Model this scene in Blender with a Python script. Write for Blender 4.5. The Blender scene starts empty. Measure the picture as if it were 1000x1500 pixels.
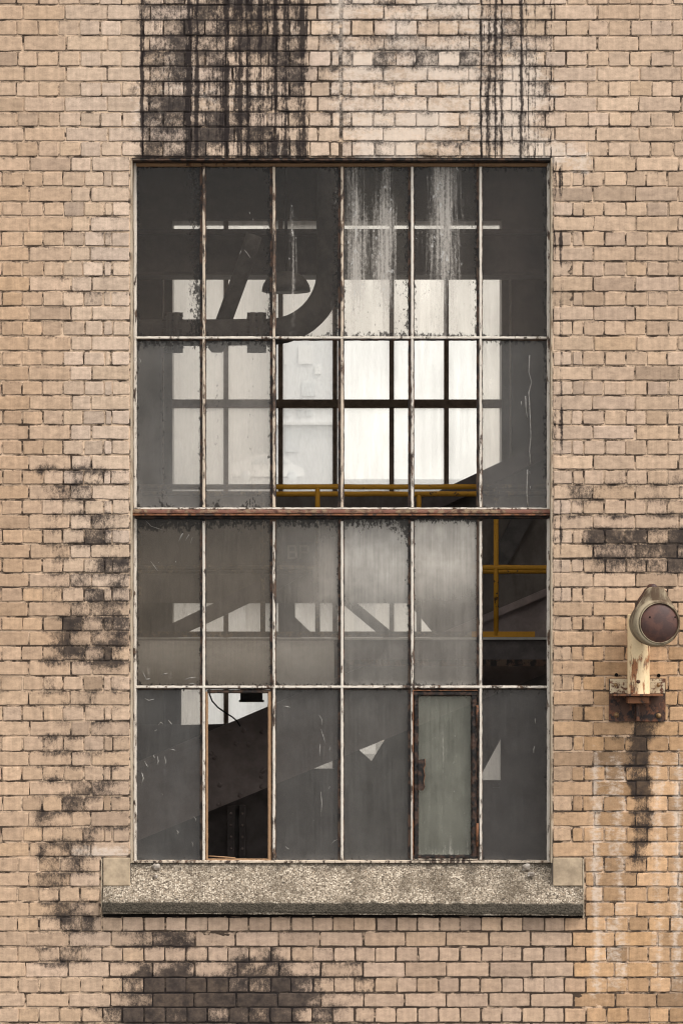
import bpy, bmesh, math, random
import numpy as np
from mathutils import Vector

random.seed(7)
rng = np.random.default_rng(11)

# ------------------------------------------------------------------ scale and camera
S = 0.0035                 # metres per photo pixel on the wall plane (y = 0)
D = 16.0                   # camera distance from the wall
VX, VY = 455.0, 943.0      # eye point measured on the wall, in photo pixels
CX, CZ = (VX - 500) * S, (750 - VY) * S

scene = bpy.context.scene
col = scene.collection

cam_d = bpy.data.cameras.new("camera")
cam = bpy.data.objects.new("camera", cam_d)
col.objects.link(cam)
cam.location = (CX, -D, CZ)
cam.rotation_euler = (math.radians(90), 0, 0)
cam_d.sensor_fit = 'VERTICAL'
cam_d.sensor_height = 36.0
cam_d.lens = 36.0 * D / (1500 * S)
cam_d.shift_x = (500 - VX) / 1500
cam_d.shift_y = (VY - 750) / 1500
cam_d.clip_start = 0.1
cam_d.clip_end = 3000
scene.camera = cam

# ------------------------------------------------------------------ sky, sun, exposure
SUN_EL, SUN_AZ = 55.0, 122.0       # azimuth: 180 = behind the camera
world = bpy.data.worlds.new("World")
scene.world = world
world.use_nodes = True
wn = world.node_tree
wn.nodes.clear()
sky = wn.nodes.new("ShaderNodeTexSky")
sky.sky_type = 'NISHITA'
sky.sun_disc = False
sky.sun_elevation = math.radians(SUN_EL)
sky.sun_rotation = math.radians(SUN_AZ)
sky.air_density = 1.2
sky.dust_density = 1.3
sky.ozone_density = 0.6
hsv = wn.nodes.new("ShaderNodeHueSaturation")
hsv.inputs['Saturation'].default_value = 0.10      # overcast: a nearly white sky
bg = wn.nodes.new("ShaderNodeBackground")
bg.inputs['Strength'].default_value = 0.14
wo = wn.nodes.new("ShaderNodeOutputWorld")
wn.links.new(sky.outputs[0], hsv.inputs['Color'])
wn.links.new(hsv.outputs[0], bg.inputs[0])
wn.links.new(bg.outputs[0], wo.inputs[0])

sun_d = bpy.data.lights.new("sun", 'SUN')
sun_d.energy = 0.8
sun_d.angle = math.radians(14)
sun_d.color = (1.0, 0.96, 0.91)
sun = bpy.data.objects.new("sun", sun_d)
col.objects.link(sun)
_el, _az = math.radians(SUN_EL), math.radians(SUN_AZ)
to_sun = Vector((math.sin(_az) * math.cos(_el), math.cos(_az) * math.cos(_el), math.sin(_el)))
sun.rotation_euler = to_sun.to_track_quat('Z', 'Y').to_euler()

vs = scene.view_settings
vs.view_transform = 'Standard'
vs.look = 'None'
vs.gamma = 1.0
vs.use_curve_mapping = False
vs.exposure = 1.42

cy = scene.cycles
cy.max_bounces = 8
cy.diffuse_bounces = 4
cy.glossy_bounces = 3
cy.transmission_bounces = 4
cy.transparent_max_bounces = 16
cy.sample_clamp_indirect = 6.0
cy.use_denoising = True
cy.filter_width = 1.15


# ------------------------------------------------------------------ helpers
def P(px, py, d=0.0):
    """point seen at photo pixel (px,py), d metres behind the wall face"""
    k = S * (D + d) / D
    return Vector((CX + (px - VX) * k, d, CZ + (VY - py) * k))


def pk(d):
    return S * (D + d) / D


def link(o, parent=None):
    col.objects.link(o)
    if parent is not None:
        o.parent = parent
    return o


def tag(o, label=None, cat=None, group=None, kind=None):
    if label: o["label"] = label
    if cat: o["category"] = cat
    if group: o["group"] = group
    if kind: o["kind"] = kind
    return o


def thing(name, label, cat, group=None):
    return tag(link(bpy.data.objects.new(name, None)), label, cat, group)


def mesh_obj(name, verts, faces, mat, parent=None, smooth=False, mats=None, mat_idx=None):
    me = bpy.data.meshes.new(name)
    me.from_pydata([tuple(v) for v in verts], [], faces)
    for m in (mats or [mat]):
        me.materials.append(m)
    if mat_idx is not None:
        me.polygons.foreach_set("material_index", mat_idx)
    if smooth:
        me.polygons.foreach_set("use_smooth", [True] * len(me.polygons))
    me.update()
    return link(bpy.data.objects.new(name, me), parent)


def bm_obj(name, bm, mat, parent=None, smooth=False):
    me = bpy.data.meshes.new(name)
    bmesh.ops.recalc_face_normals(bm, faces=bm.faces)
    bm.to_mesh(me)
    bm.free()
    me.materials.append(mat)
    if smooth:
        me.polygons.foreach_set("use_smooth", [True] * len(me.polygons))
    return link(bpy.data.objects.new(name, me), parent)


def add_box(bm, lo, hi, bevel=0.0):
    g = bmesh.ops.create_cube(bm, size=1.0)
    for v in g['verts']:
        v.co = Vector([(lo[i] + hi[i]) / 2 + v.co[i] * (hi[i] - lo[i]) for i in range(3)])
    if bevel > 0:
        es = list({e for v in g['verts'] for e in v.link_edges})
        bmesh.ops.bevel(bm, geom=es, offset=bevel, segments=2, affect='EDGES', profile=0.6)


def box_obj(name, lo, hi, mat, parent=None, bevel=0.0):
    bm = bmesh.new()
    add_box(bm, lo, hi, bevel)
    return bm_obj(name, bm, mat, parent)


def pbox(name, x0, x1, y0, y1, d0, d1, mat, parent=None, bevel=0.0):
    """box whose front face (depth d0) covers photo pixels x0..x1, y0..y1"""
    a, b = P(x0, y1, d0), P(x1, y0, d0)
    return box_obj(name, (a.x, d0, a.z), (b.x, d1, b.z), mat, parent, bevel)


def strip(name, axis, a, b, c, w, y0, y1, mat, parent=None, n=60, jit=0.0008, cham=0.35):
    """hand-rolled bar: runs along 'z' or 'x' from a to b at cross position c, width w,
    front at y0, back at y1, with a chamfered front and slightly wandering edges"""
    prof = [(-.5, y1), (-.5, y0 + (y1 - y0) * cham), (-.5 + .22, y0), (.5 - .22, y0), (.5, y0 + (y1 - y0) * cham), (.5, y1)]
    vs_, fs = [], []
    m = len(prof)
    for i in range(n + 1):
        t = a + (b - a) * i / n
        for (u, y) in prof:
            cc = c + u * w + random.uniform(-jit, jit)
            yy = y + random.uniform(-jit, jit) * .6
            vs_.append((cc, yy, t) if axis == 'z' else (t, yy, cc))
    for i in range(n):
        for j in range(m):
            j2 = (j + 1) % m
            fs.append((i * m + j, i * m + j2, (i + 1) * m + j2, (i + 1) * m + j))
    fs.append(tuple(range(m)))
    fs.append(tuple(range(n * m, n * m + m))[::-1])
    o = mesh_obj(name, vs_, fs, mat, parent)
    bm = bmesh.new()
    bm.from_mesh(o.data)
    bmesh.ops.recalc_face_normals(bm, faces=bm.faces)
    bm.to_mesh(o.data)
    bm.free()
    return o


def tube_bm(bm, pts, r, seg=14, cap=True):
    pts = [Vector(p) for p in pts]
    rings = []
    n = len(pts)
    rs = r if isinstance(r, (list, tuple)) else [r] * n
    up = None
    for i, p in enumerate(pts):
        t = (pts[min(i + 1, n - 1)] - pts[max(i - 1, 0)]).normalized()
        if up is None:
            up = Vector((0, 0, 1)) if abs(t.z) < .9 else Vector((1, 0, 0))
        a = t.cross(up).normalized()
        b = a.cross(t).normalized()
        up = b
        rings.append([bm.verts.new(p + (a * math.cos(2 * math.pi * k / seg) + b * math.sin(2 * math.pi * k / seg)) * rs[i]) for k in range(seg)])
    for i in range(n - 1):
        for k in range(seg):
            bm.faces.new((rings[i][k], rings[i][(k + 1) % seg], rings[i + 1][(k + 1) % seg], rings[i + 1][k]))
    if cap:
        bm.faces.new(rings[0])
        bm.faces.new(rings[-1])


def tube(name, pts, r, mat, parent=None, seg=14):
    bm = bmesh.new()
    tube_bm(bm, pts, r, seg)
    return bm_obj(name, bm, mat, parent, smooth=True)


def lathe(name, prof, centre, mat, parent=None, seg=48):
    """profile of (radius, y offset) revolved about the y axis through centre"""
    c = Vector(centre)
    vs_, fs = [], []
    for (r, y) in prof:
        for k in range(seg):
            a = 2 * math.pi * k / seg
            vs_.append((c.x + r * math.cos(a), c.y + y, c.z + r * math.sin(a)))
    for i in range(len(prof) - 1):
        for k in range(seg):
            fs.append((i * seg + k, i * seg + (k + 1) % seg, (i + 1) * seg + (k + 1) % seg, (i + 1) * seg + k))
    o = mesh_obj(name, vs_, fs, mat, parent, smooth=True)
    bm = bmesh.new()
    bm.from_mesh(o.data)
    bmesh.ops.remove_doubles(bm, verts=bm.verts, dist=1e-6)
    bmesh.ops.recalc_face_normals(bm, faces=bm.faces)
    bm.to_mesh(o.data)
    bm.free()
    return o


def plate(name, outline, d, th, mat, parent=None, holes=()):
    """flat plate of thickness th; outline and holes are photo pixels seen at depth d"""
    bm = bmesh.new()
    edges = []
    for loop in [outline] + list(holes):
        vv = [bm.verts.new(P(x, y, d)) for (x, y) in loop]
        for i in range(len(vv)):
            edges.append(bm.edges.new((vv[i], vv[(i + 1) % len(vv)])))
    bmesh.ops.triangle_fill(bm, use_beauty=True, use_dissolve=False, edges=edges)
    fs = list(bm.faces)
    ext = bmesh.ops.extrude_face_region(bm, geom=fs)
    for v in [e for e in ext['geom'] if isinstance(e, bmesh.types.BMVert)]:
        v.co.y += th
    return bm_obj(name, bm, mat, parent)


# ------------------------------------------------------------------ node helper
class NT:
    def __init__(self, name):
        self.mat = bpy.data.materials.new(name)
        self.mat.use_nodes = True
        self.t = self.mat.node_tree
        self.t.nodes.clear()
        self.out = self.t.nodes.new("ShaderNodeOutputMaterial")
        self._pos = None

    def put(self, sock, v):
        if isinstance(v, bpy.types.NodeSocket):
            self.t.links.new(v, sock)
        elif v is not None:
            if sock.type == 'RGBA' and len(v) == 3:
                v = (*v, 1)
            sock.default_value = v

    def m(self, op, a, b=None, c=None, clamp=False):
        n = self.t.nodes.new("ShaderNodeMath")
        n.operation = op
        n.use_clamp = clamp
        for i, v in enumerate((a, b, c)):
            if v is not None:
                self.put(n.inputs[i], v)
        return n.outputs[0]

    def add(self, a, b): return self.m('ADD', a, b)
    def sub(self, a, b): return self.m('SUBTRACT', a, b)
    def mul(self, a, b): return self.m('MULTIPLY', a, b)
    def mx(self, a, b): return self.m('MAXIMUM', a, b)

    def ss(self, v, lo, hi):
        n = self.t.nodes.new("ShaderNodeMapRange")
        n.interpolation_type = 'SMOOTHSTEP'
        self.put(n.inputs[0], v)
        self.put(n.inputs[1], lo)
        self.put(n.inputs[2], hi)
        return n.outputs[0]

    def lin(self, v, lo, hi, a=0.0, b=1.0):
        n = self.t.nodes.new("ShaderNodeMapRange")
        self.put(n.inputs[0], v)
        for i, q in enumerate((lo, hi, a, b)):
            n.inputs[i + 1].default_value = q
        return n.outputs[0]

    def mix(self, f, a, b, mode='MIX'):
        n = self.t.nodes.new("ShaderNodeMix")
        n.data_type = 'RGBA'
        n.blend_type = mode
        self.put(n.inputs[0], f)
        self.put(n.inputs[6], a)
        self.put(n.inputs[7], b)
        return n.outputs[2]

    def pos(self):
        if self._pos is None:
            self._pos = self.t.nodes.new("ShaderNodeNewGeometry").outputs['Position']
        return self._pos

    def xyz(self, v=None):
        n = self.t.nodes.new("ShaderNodeSeparateXYZ")
        self.put(n.inputs[0], v or self.pos())
        return n.outputs

    def scaled(self, sx, sy, sz, off=(0, 0, 0)):
        n = self.t.nodes.new("ShaderNodeMapping")
        self.put(n.inputs[0], self.pos())
        n.inputs['Scale'].default_value = (sx, sy, sz)
        n.inputs['Location'].default_value = off
        return n.outputs[0]

    def noise(self, vec, scale=1.0, detail=5.0, rough=0.6, dist=0.0, color=False):
        n = self.t.nodes.new("ShaderNodeTexNoise")
        self.put(n.inputs['Vector'], vec)
        n.inputs['Scale'].default_value = scale
        n.inputs['Detail'].default_value = detail
        n.inputs['Roughness'].default_value = rough
        n.inputs['Distortion'].default_value = dist
        return n.outputs[1 if color else 0]

    def voronoi(self, vec, scale, feature='F1', rnd=1.0):
        n = self.t.nodes.new("ShaderNodeTexVoronoi")
        n.feature = feature
        self.put(n.inputs['Vector'], vec)
        n.inputs['Scale'].default_value = scale
        if 'Randomness' in n.inputs:
            n.inputs['Randomness'].default_value = rnd
        return n.outputs

    def attr(self, name):
        n = self.t.nodes.new("ShaderNodeAttribute")
        n.attribute_name = name
        return n.outputs

    def sepc(self, c):
        n = self.t.nodes.new("ShaderNodeSeparateColor")
        self.put(n.inputs[0], c)
        return n.outputs

    def ramp(self, v, stops, interp='LINEAR'):
        n = self.t.nodes.new("ShaderNodeValToRGB")
        self.put(n.inputs[0], v)
        r = n.color_ramp
        r.interpolation = interp
        while len(r.elements) < len(stops):
            r.elements.new(0.5)
        for e, (p, c) in zip(r.elements, stops):
            e.position = p
            e.color = (*c, 1) if isinstance(c, tuple) else (c, c, c, 1)
        return n.outputs[0]

    def bump(self, h, strength=0.3, dist=0.003):
        n = self.t.nodes.new("ShaderNodeBump")
        self.put(n.inputs['Height'], h)
        n.inputs['Strength'].default_value = strength
        n.inputs['Distance'].default_value = dist
        return n.outputs[0]

    def bsdf(self, colr, rough=0.9, metal=0.0, spec=0.25, normal=None):
        n = self.t.nodes.new("ShaderNodeBsdfPrincipled")
        self.put(n.inputs['Base Color'], colr)
        self.put(n.inputs['Roughness'], rough)
        self.put(n.inputs['Metallic'], metal)
        n.inputs['Specular IOR Level'].default_value = spec
        if normal is not None:
            self.put(n.inputs['Normal'], normal)
        return n.outputs[0]

    def sh(self, kind, colr, **kw):
        n = self.t.nodes.new("ShaderNodeBsdf" + kind)
        self.put(n.inputs[0], colr)
        for k, v in kw.items():
            self.put(n.inputs[k], v)
        return n.outputs[0]

    def mixs(self, f, a, b):
        n = self.t.nodes.new("ShaderNodeMixShader")
        self.put(n.inputs[0], f)
        self.put(n.inputs[1], a)
        self.put(n.inputs[2], b)
        return n.outputs[0]

    def adds(self, a, b):
        n = self.t.nodes.new("ShaderNodeAddShader")
        self.put(n.inputs[0], a)
        self.put(n.inputs[1], b)
        return n.outputs[0]

    def done(self, surf):
        self.t.links.new(surf, self.out.inputs[0])
        return self.mat


def lin(r, g, b, k=1.0):
    f = lambda c: ((c / 255) / 12.92 if c / 255 <= 0.04045 else ((c / 255 + 0.055) / 1.055) ** 2.4) * k
    return (f(r), f(g), f(b))


# ------------------------------------------------------------------ materials: weathered masonry
DRIPS_A = [(203, .0), (206, .75), (210, .8), (213, .15), (222, .1), (240, .35), (262, .3), (272, .45), (278, .9), (283, .2), (289, .95), (293, .2),
           (305, .3), (318, .45), (327, .5), (333, .95), (337, .2), (352, .8), (357, .35), (363, .75), (372, .3), (382, .7), (390, .3), (404, .8),
           (410, .35), (419, .75), (427, .3), (434, .5), (443, .75), (450, .55), (457, .0)]
DRIPS_B = [(690, .0), (701, .25), (704, .9), (708, .35), (712, .55), (716, .75), (720, .3), (725, .8), (729, .3), (734, .75), (738, .1), (758, .15),
           (763, .85), (767, .3), (773, .55), (778, .2), (783, .6), (788, .15), (796, .15), (803, .45), (806, .9), (809, .3), (813, .8),
           (816, .25), (820, .95), (823, .95), (827, .1), (835, .0)]


def stain(N, base, fine, vert=None):
    """lay soot patches, drips and lime bloom over a base colour; amounts come from the mesh"""
    st = N.attr('stain')
    soot_a, drip_a, pale_a = N.sepc(st['Color'])[:3]
    x, _, z = N.xyz()[:3]
    px = N.add(N.m('DIVIDE', x, S), 500.0)
    n1 = N.noise(N.scaled(1, 1, 1), 17.0, 7, .68)
    n2 = N.noise(N.scaled(1, 1, .55), 75.0, 5, .7)
    n4 = N.noise(N.scaled(1.2, 1, .8), 190.0, 4, .7)
    nz = N.add(N.mul(n1, .34), N.add(N.mul(n2, .40), N.mul(n4, .26)))
    s_val = N.add(N.mul(N.sub(nz, .5), 2.6), N.mul(N.sub(soot_a, .5), 1.15))
    if vert is not None:
        vv = N.m('ABSOLUTE', N.sub(N.mul(vert, 2.0), .9))
        s_val = N.add(s_val, N.mul(N.mul(N.sub(N.m('POWER', vv, 1.5), .42), .56), N.m('MAXIMUM', N.sub(1.02, soot_a), .12)))
    s_mask = N.mul(N.ss(s_val, -.14, .42), N.ss(soot_a, 0.02, .2))
    s_mask = N.mul(s_mask, N.lin(n1, .35, .65, .84, 1.0))
    # drips
    wob = N.noise(N.scaled(3, 1, 6), 2.0, 3, .6)
    pxw = N.add(px, N.mul(N.sub(wob, .5), 7.0))
    ra = N.ramp(N.lin(pxw, 203, 457), [((p - 203) / 254, v) for p, v in DRIPS_A])
    rb = N.ramp(N.lin(pxw, 690, 835), [((p - 690) / 145, v) for p, v in DRIPS_B])
    rr = N.m('POWER', N.add(ra, rb), 1.7)
    ns = N.noise(N.scaled(95, 1, 2.2), 1.0, 4, .65)
    ns2 = N.noise(N.scaled(60, 1, 26), 1.0, 5, .7)
    nd = N.add(N.mul(ns, .42), N.add(N.mul(ns2, .38), N.mul(n2, .20)))
    dv = N.add(N.mul(N.sub(nd, .5), 3.0), N.mul(N.sub(N.mul(drip_a, N.add(N.mul(rr, .74), .33)), .5), 1.15))
    d_mask = N.mul(N.ss(dv, -.10, .26), N.ss(drip_a, .02, .2))
    # lime bloom
    n3 = N.noise(N.scaled(1, 1, 1.6), 30.0, 6, .7)
    pv = N.add(n3, N.mul(N.sub(pale_a, .5), .8))
    p_mask = N.mul(N.ss(pv, .44, .74), N.ss(pale_a, 0.02, .25))
    c = N.mix(N.mul(p_mask, .58), base, lin(226, 209, 192, .86))
    c = N.mix(N.mul(s_mask, .96), c, N.mix(n2, (0.008, 0.0065, 0.0065), (0.034, 0.028, 0.027)))
    c = N.mix(N.mul(d_mask, .94), c, (0.020, 0.015, 0.014))
    return c, N.mx(s_mask, d_mask), n2


def mat_brick():
    N = NT("weathered_brick")
    tint = N.attr('tint')['Color']
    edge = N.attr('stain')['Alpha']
    fine = N.noise(N.scaled(1, 1, 1), 160.0, 4, .65)
    med = N.noise(N.scaled(1, 1, 1.8), 22.0, 5, .6)
    vert = N.noise(N.scaled(48, 1, 3), 1.0, 4, .6)
    v = N.add(N.add(N.mul(fine, .30), N.mul(med, .55)), N.mul(vert, .35))
    v = N.lin(v, .42, .80, .66, 1.34)
    comb = N.t.nodes.new("ShaderNodeCombineColor")
    for i in range(3):
        N.put(comb.inputs[i], v)
    base = N.mix(1.0, tint, comb.outputs[0], 'MULTIPLY')
    # small dark pits
    pits = N.ss(N.noise(N.scaled(1, 1, 1), 95.0, 3, .6), .66, .74)
    base = N.mix(N.mul(pits, .5), base, lin(92, 70, 56))
    c, dark, n2 = stain(N, base, fine, N.attr('tint')['Alpha'])
    # darker worn arrises, most along each brick's bottom edge
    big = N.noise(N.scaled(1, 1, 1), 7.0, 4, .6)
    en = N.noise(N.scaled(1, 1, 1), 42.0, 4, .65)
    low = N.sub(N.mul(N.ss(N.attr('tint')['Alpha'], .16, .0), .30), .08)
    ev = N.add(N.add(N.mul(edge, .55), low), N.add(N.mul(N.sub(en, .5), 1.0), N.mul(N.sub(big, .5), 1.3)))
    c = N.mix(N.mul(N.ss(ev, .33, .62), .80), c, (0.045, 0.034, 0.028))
    h = N.add(N.mul(fine, .6), N.mul(med, .8))
    return N.done(N.bsdf(c, .92, spec=.12, normal=N.bump(h, .45, .0025)))


def mat_mortar():
    N = NT("lime_mortar")
    fine = N.noise(N.scaled(1, 1, 1), 180.0, 4, .7)
    big = N.noise(N.scaled(1, 1, 1.5), 9.0, 6, .66)
    light = N.mix(fine, lin(206, 184, 158, .80), lin(234, 216, 194, .88))
    base = N.mix(N.mul(N.ss(N.add(big, N.mul(N.attr('stain')['Alpha'], .35)), .47, .60), .92), light, (0.035, 0.027, 0.023))
    tint = N.attr('tint')['Color']
    base = N.mix(.45, base, N.mix(1.0, base, tint, 'MULTIPLY'))
    c, dark, n2 = stain(N, base, fine)
    return N.done(N.bsdf(c, .95, spec=.08, normal=N.bump(fine, .6, .003)))


def mat_simple(name, c0, c1, scale=12.0, rough=.8, spec=.2, metal=0.0, bump=.2, stretch=1.0, lo=.35, hi=.65, detail=6):
    N = NT(name)
    n = N.noise(N.scaled(1, 1, stretch), scale, detail, .65)
    c = N.mix(N.ss(n, lo, hi), c0, c1)
    f = N.noise(N.scaled(1, 1, 1), scale * 9, 3, .6)
    c = N.mix(N.mul(f, .35), c, tuple(x * .55 for x in c0))
    return N.done(N.bsdf(c, rough, metal, spec, N.bump(f, bump, .003)))


def mat_flaked(name, paint, under, amount=.5, rust=(0.16, 0.062, 0.025), rough=.65, seed=0.0, stretch=.35, scale=34.0):
    """old paint flaking off to dark steel and rust"""
    N = NT(name)
    n = N.noise(N.scaled(1, 1, stretch, (seed, seed, seed)), scale, 7, .7)
    m_ = N.noise(N.scaled(1, 1, stretch, (seed + 3, 0, seed)), 4.0, 3, .5)
    val = N.add(N.mul(n, .7), N.mul(m_, .3))
    fl = N.ss(val, 1.0 - amount - .03, 1.0 - amount + .03)
    g = N.noise(N.scaled(1, 1, 1), 90.0, 3, .6)
    pc = N.mix(g, tuple(c * .78 for c in paint), paint)
    uc = N.mix(N.ss(N.noise(N.scaled(1, 1, 1, (seed + 9, 0, 0)), 26.0, 5, .6), .45, .6), under, rust)
    c = N.mix(fl, uc, pc)
    return N.done(N.bsdf(c, rough, 0.0, .25, N.bump(fl, .5, .002)))


def mat_sill():
    N = NT("exposed_aggregate_concrete")
    v = N.voronoi(N.scaled(1, 1, 1), 104.0)
    v2 = N.voronoi(N.scaled(1, 1, 1, (5, 2, 1)), 210.0)
    r = N.sepc(v['Color'])[0]
    r2 = N.sepc(v2['Color'])[1]
    peb = N.ramp(r, [(0, lin(70, 60, 50)), (.22, lin(124, 111, 95)), (.5, lin(166, 152, 134, .9)), (.8, lin(202, 188, 168, .92)), (1, lin(140, 122, 102))])
    matrix = N.mix(r2, lin(62, 55, 47), lin(160, 145, 126))
    c = N.mix(N.ss(v['Distance'], .38, .62), peb, matrix)
    big = N.noise(N.scaled(1, 1, 1), 7.0, 5, .65)
    c = N.mix(N.mul(N.ss(big, .42, .66), .62), c, lin(78, 68, 56))
    spot = N.noise(N.scaled(1, 1, 1), 26.0, 3, .6)
    c = N.mix(N.mul(N.ss(spot, .66, .72), .8), c, (0.02, 0.017, 0.014))
    # darker along the back by the frame and on the outer nosing
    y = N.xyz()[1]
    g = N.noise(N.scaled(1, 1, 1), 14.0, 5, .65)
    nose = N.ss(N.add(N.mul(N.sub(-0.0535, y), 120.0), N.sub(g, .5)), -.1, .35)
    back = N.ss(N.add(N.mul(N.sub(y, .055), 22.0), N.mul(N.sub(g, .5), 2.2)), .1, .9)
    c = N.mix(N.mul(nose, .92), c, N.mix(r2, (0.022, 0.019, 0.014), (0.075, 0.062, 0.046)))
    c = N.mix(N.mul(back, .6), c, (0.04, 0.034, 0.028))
    h = N.sub(1.0, v['Distance'])
    return N.done(N.bsdf(c, .93, spec=.12, normal=N.bump(h, .7, .004)))


def mat_film_glass():
    """window glass under decades of grime: film, soot, lime runs - all from pane data"""
    N = NT("grimy_glass")
    a = N.attr('dirt')
    film, grime, white = N.sepc(a['Color'])[:3]
    tone = N.attr('tone')['Color']
    cloud = N.noise(N.scaled(1, 1, .7), 14.0, 5, .6)
    fine = N.noise(N.scaled(1, 1, .5), 100.0, 4, .7)
    run = N.noise(N.scaled(70, 1, 3.0), 1.0, 5, .62)
    cl = N.add(N.mul(N.ss(N.noise(N.scaled(1, 1, .8, (2, 0, 5)), 5.0, 4, .6), .34, .66), .6), N.mul(N.ss(cloud, .35, .65), .4))
    fv = N.mul(N.mul(film, .46), N.add(.40, N.add(N.mul(cl, .46), N.add(N.mul(run, .80), N.mul(fine, .18)))))
    fv = N.m('MINIMUM', fv, .97)
    gn = N.add(N.mul(fine, .55), N.mul(N.noise(N.scaled(1, 1, .45), 38.0, 6, .72), .45))
    g_mask = N.mul(N.ss(N.add(N.mul(N.sub(gn, .5), 2.4), N.mul(N.sub(grime, .5), 1.0)), -.03, .16), N.ss(grime, .01, .15))
    wn_ = N.add(N.mul(run, .58), N.mul(N.noise(N.scaled(1, 1, .6), 85.0, 6, .72), .42))
    w_mask = N.mul(N.ss(N.add(N.mul(N.sub(wn_, .5), 2.6), N.mul(N.sub(white, .5), 1.0)), -.10, .60), N.ss(white, .01, .15))
    specks = N.ss(N.add(N.noise(N.scaled(1.3, 1, .55, (4, 0, 7)), 42.0, 3, .6), N.mul(white, .16)), .745, .79)
    body = N.mixs(fv, N.sh('Transparent', (.93, .885, .83)), N.sh('Diffuse', tone))
    body = N.mixs(N.mul(g_mask, .90), body, N.sh('Diffuse', (.022, .018, .015)))
    body = N.mixs(N.mul(w_mask, .80), body, N.sh('Diffuse', lin(190, 181, 170, .8)))
    body = N.mixs(N.mul(specks, .65), body, N.sh('Diffuse', lin(190, 185, 178, .8)))
    fr = N.t.nodes.new("ShaderNodeFresnel")
    fr.inputs[0].default_value = 1.45
    k = N.mul(fr.outputs[0], .22)
    return N.done(N.mixs(k, body, N.sh('Glossy', (1, 1, 1), Roughness=.12)))


def mat_clear_glass():
    N = NT("thin_glass_back")
    fr = N.t.nodes.new("ShaderNodeFresnel")
    fr.inputs[0].default_value = 1.45
    return N.done(N.mixs(N.mul(fr.outputs[0], .22), N.sh('Transparent', (1, 1, 1)), N.sh('Glossy', (1, 1, 1), Roughness=.05)))


def mat_far_glass():
    N = NT("frosted_dirty_glass")
    n = N.noise(N.scaled(30, 1, 2.0), 1.0, 5, .65)
    f = N.noise(N.scaled(1, 1, 1), 40.0, 5, .7)
    fv = N.add(.24, N.mul(N.ss(N.add(N.mul(n, .4), N.mul(N.noise(N.scaled(1, 1, .6), 2.2, 5, .6), .6)), .30, .70), .26))
    body = N.mixs(fv, N.sh('Transparent', (.93, .91, .875)), N.sh('Translucent', (.88, .85, .80)))
    return N.done(body)


M = {}
M['brick'] = mat_brick()
M['mortar'] = mat_mortar()
M['sill'] = mat_sill()
M['glass'] = mat_film_glass()
M['glass_back'] = mat_clear_glass()
M['far_glass'] = mat_far_glass()
M['stone'] = mat_simple("cast_stone", lin(150, 132, 110), lin(192, 170, 142), 9.0, .95, .1, bump=.4)
M['pointing'] = mat_simple("jamb_pointing", lin(190, 172, 148, .85), lin(110, 88, 66), 30.0, .95, .1, bump=.4, stretch=.3, lo=.5, hi=.7)
M['cream'] = mat_flaked("flaked_cream_paint", lin(214, 203, 188, .95), (0.045, 0.03, 0.022), .555, rust=(0.12, 0.075, 0.05), seed=1.3)
M['cream_old'] = mat_flaked("worn_cream_paint", lin(206, 188, 166, .9), (0.05, 0.035, 0.027), .52, rust=(0.12, 0.075, 0.05), seed=5.1)
M['steel_brown'] = mat_flaked("brown_rusted_steel", (0.10, 0.066, 0.045), (0.018, 0.014, 0.012), .46, rust=(0.09, 0.05, 0.032), seed=2.2)
M['steel_black'] = mat_flaked("blackened_steel", (0.030, 0.023, 0.018), (0.009, 0.008, 0.007), .40, rust=(0.055, 0.03, 0.02), seed=8.2)
M['red_oxide'] = mat_flaked("red_oxide_paint", lin(124, 84, 69), lin(176, 146, 116, .55), .50, rust=(0.07, 0.03, 0.02), seed=4.0, stretch=1.0, scale=16.0)
M['orange_rust'] = mat_flaked("orange_rust", lin(128, 84, 56), (0.04, 0.026, 0.02), .50, seed=6.0)
M['tan_wood'] = mat_flaked("bare_tan_frame", lin(158, 124, 92), (0.06, 0.04, 0.03), .58, rust=(0.22, 0.10, 0.04), seed=3.3)
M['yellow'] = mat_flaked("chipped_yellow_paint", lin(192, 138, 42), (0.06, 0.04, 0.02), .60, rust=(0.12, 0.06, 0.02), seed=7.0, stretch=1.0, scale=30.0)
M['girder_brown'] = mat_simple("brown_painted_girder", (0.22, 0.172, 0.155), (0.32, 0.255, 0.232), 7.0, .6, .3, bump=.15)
M['yellow_shaded'] = mat_flaked("shaded_dull_rail", (0.17, 0.125, 0.075), (0.06, 0.05, 0.042), .45, rust=(0.09, 0.065, 0.045), seed=9.0, stretch=1.0, scale=30.0)  # darker rail copy: shade behind the dirty panes put into the colour
M['girder'] = mat_simple("painted_girder", (0.07, 0.057, 0.053), (0.125, 0.104, 0.097), 7.0, .6, .3, bump=.15)
M['girder_grey'] = mat_simple("grey_plate", (0.105, 0.088, 0.076), (0.17, 0.146, 0.128), 9.0, .8, .2, bump=.2, stretch=.4)
M['pipe_black'] = mat_simple("dark_pipe", (0.05, 0.043, 0.04), (0.10, 0.088, 0.08), 11.0, .6, .3)
M['far_bar'] = mat_simple("far_bar_paint", (0.20, 0.145, 0.105), (0.30, 0.22, 0.165), 20.0, .7, .2)
M['inner'] = mat_simple("sooty_inner_wall", (0.10, 0.085, 0.072), (0.17, 0.145, 0.122), 3.0, .95, .1)
M['duct'] = mat_simple("pale_duct_paint", (0.40, 0.37, 0.32), (0.52, 0.48, 0.43), 5.0, .6, .3)
M['rubber'] = mat_simple("black_cable", (0.012, 0.011, 0.010), (0.02, 0.018, 0.016), 20.0, .5, .3)
M['dull_letter'] = mat_simple("faded_letter_paint", (0.24, 0.22, 0.20), (0.32, 0.30, 0.27), 30.0, .9, .1)
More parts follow.
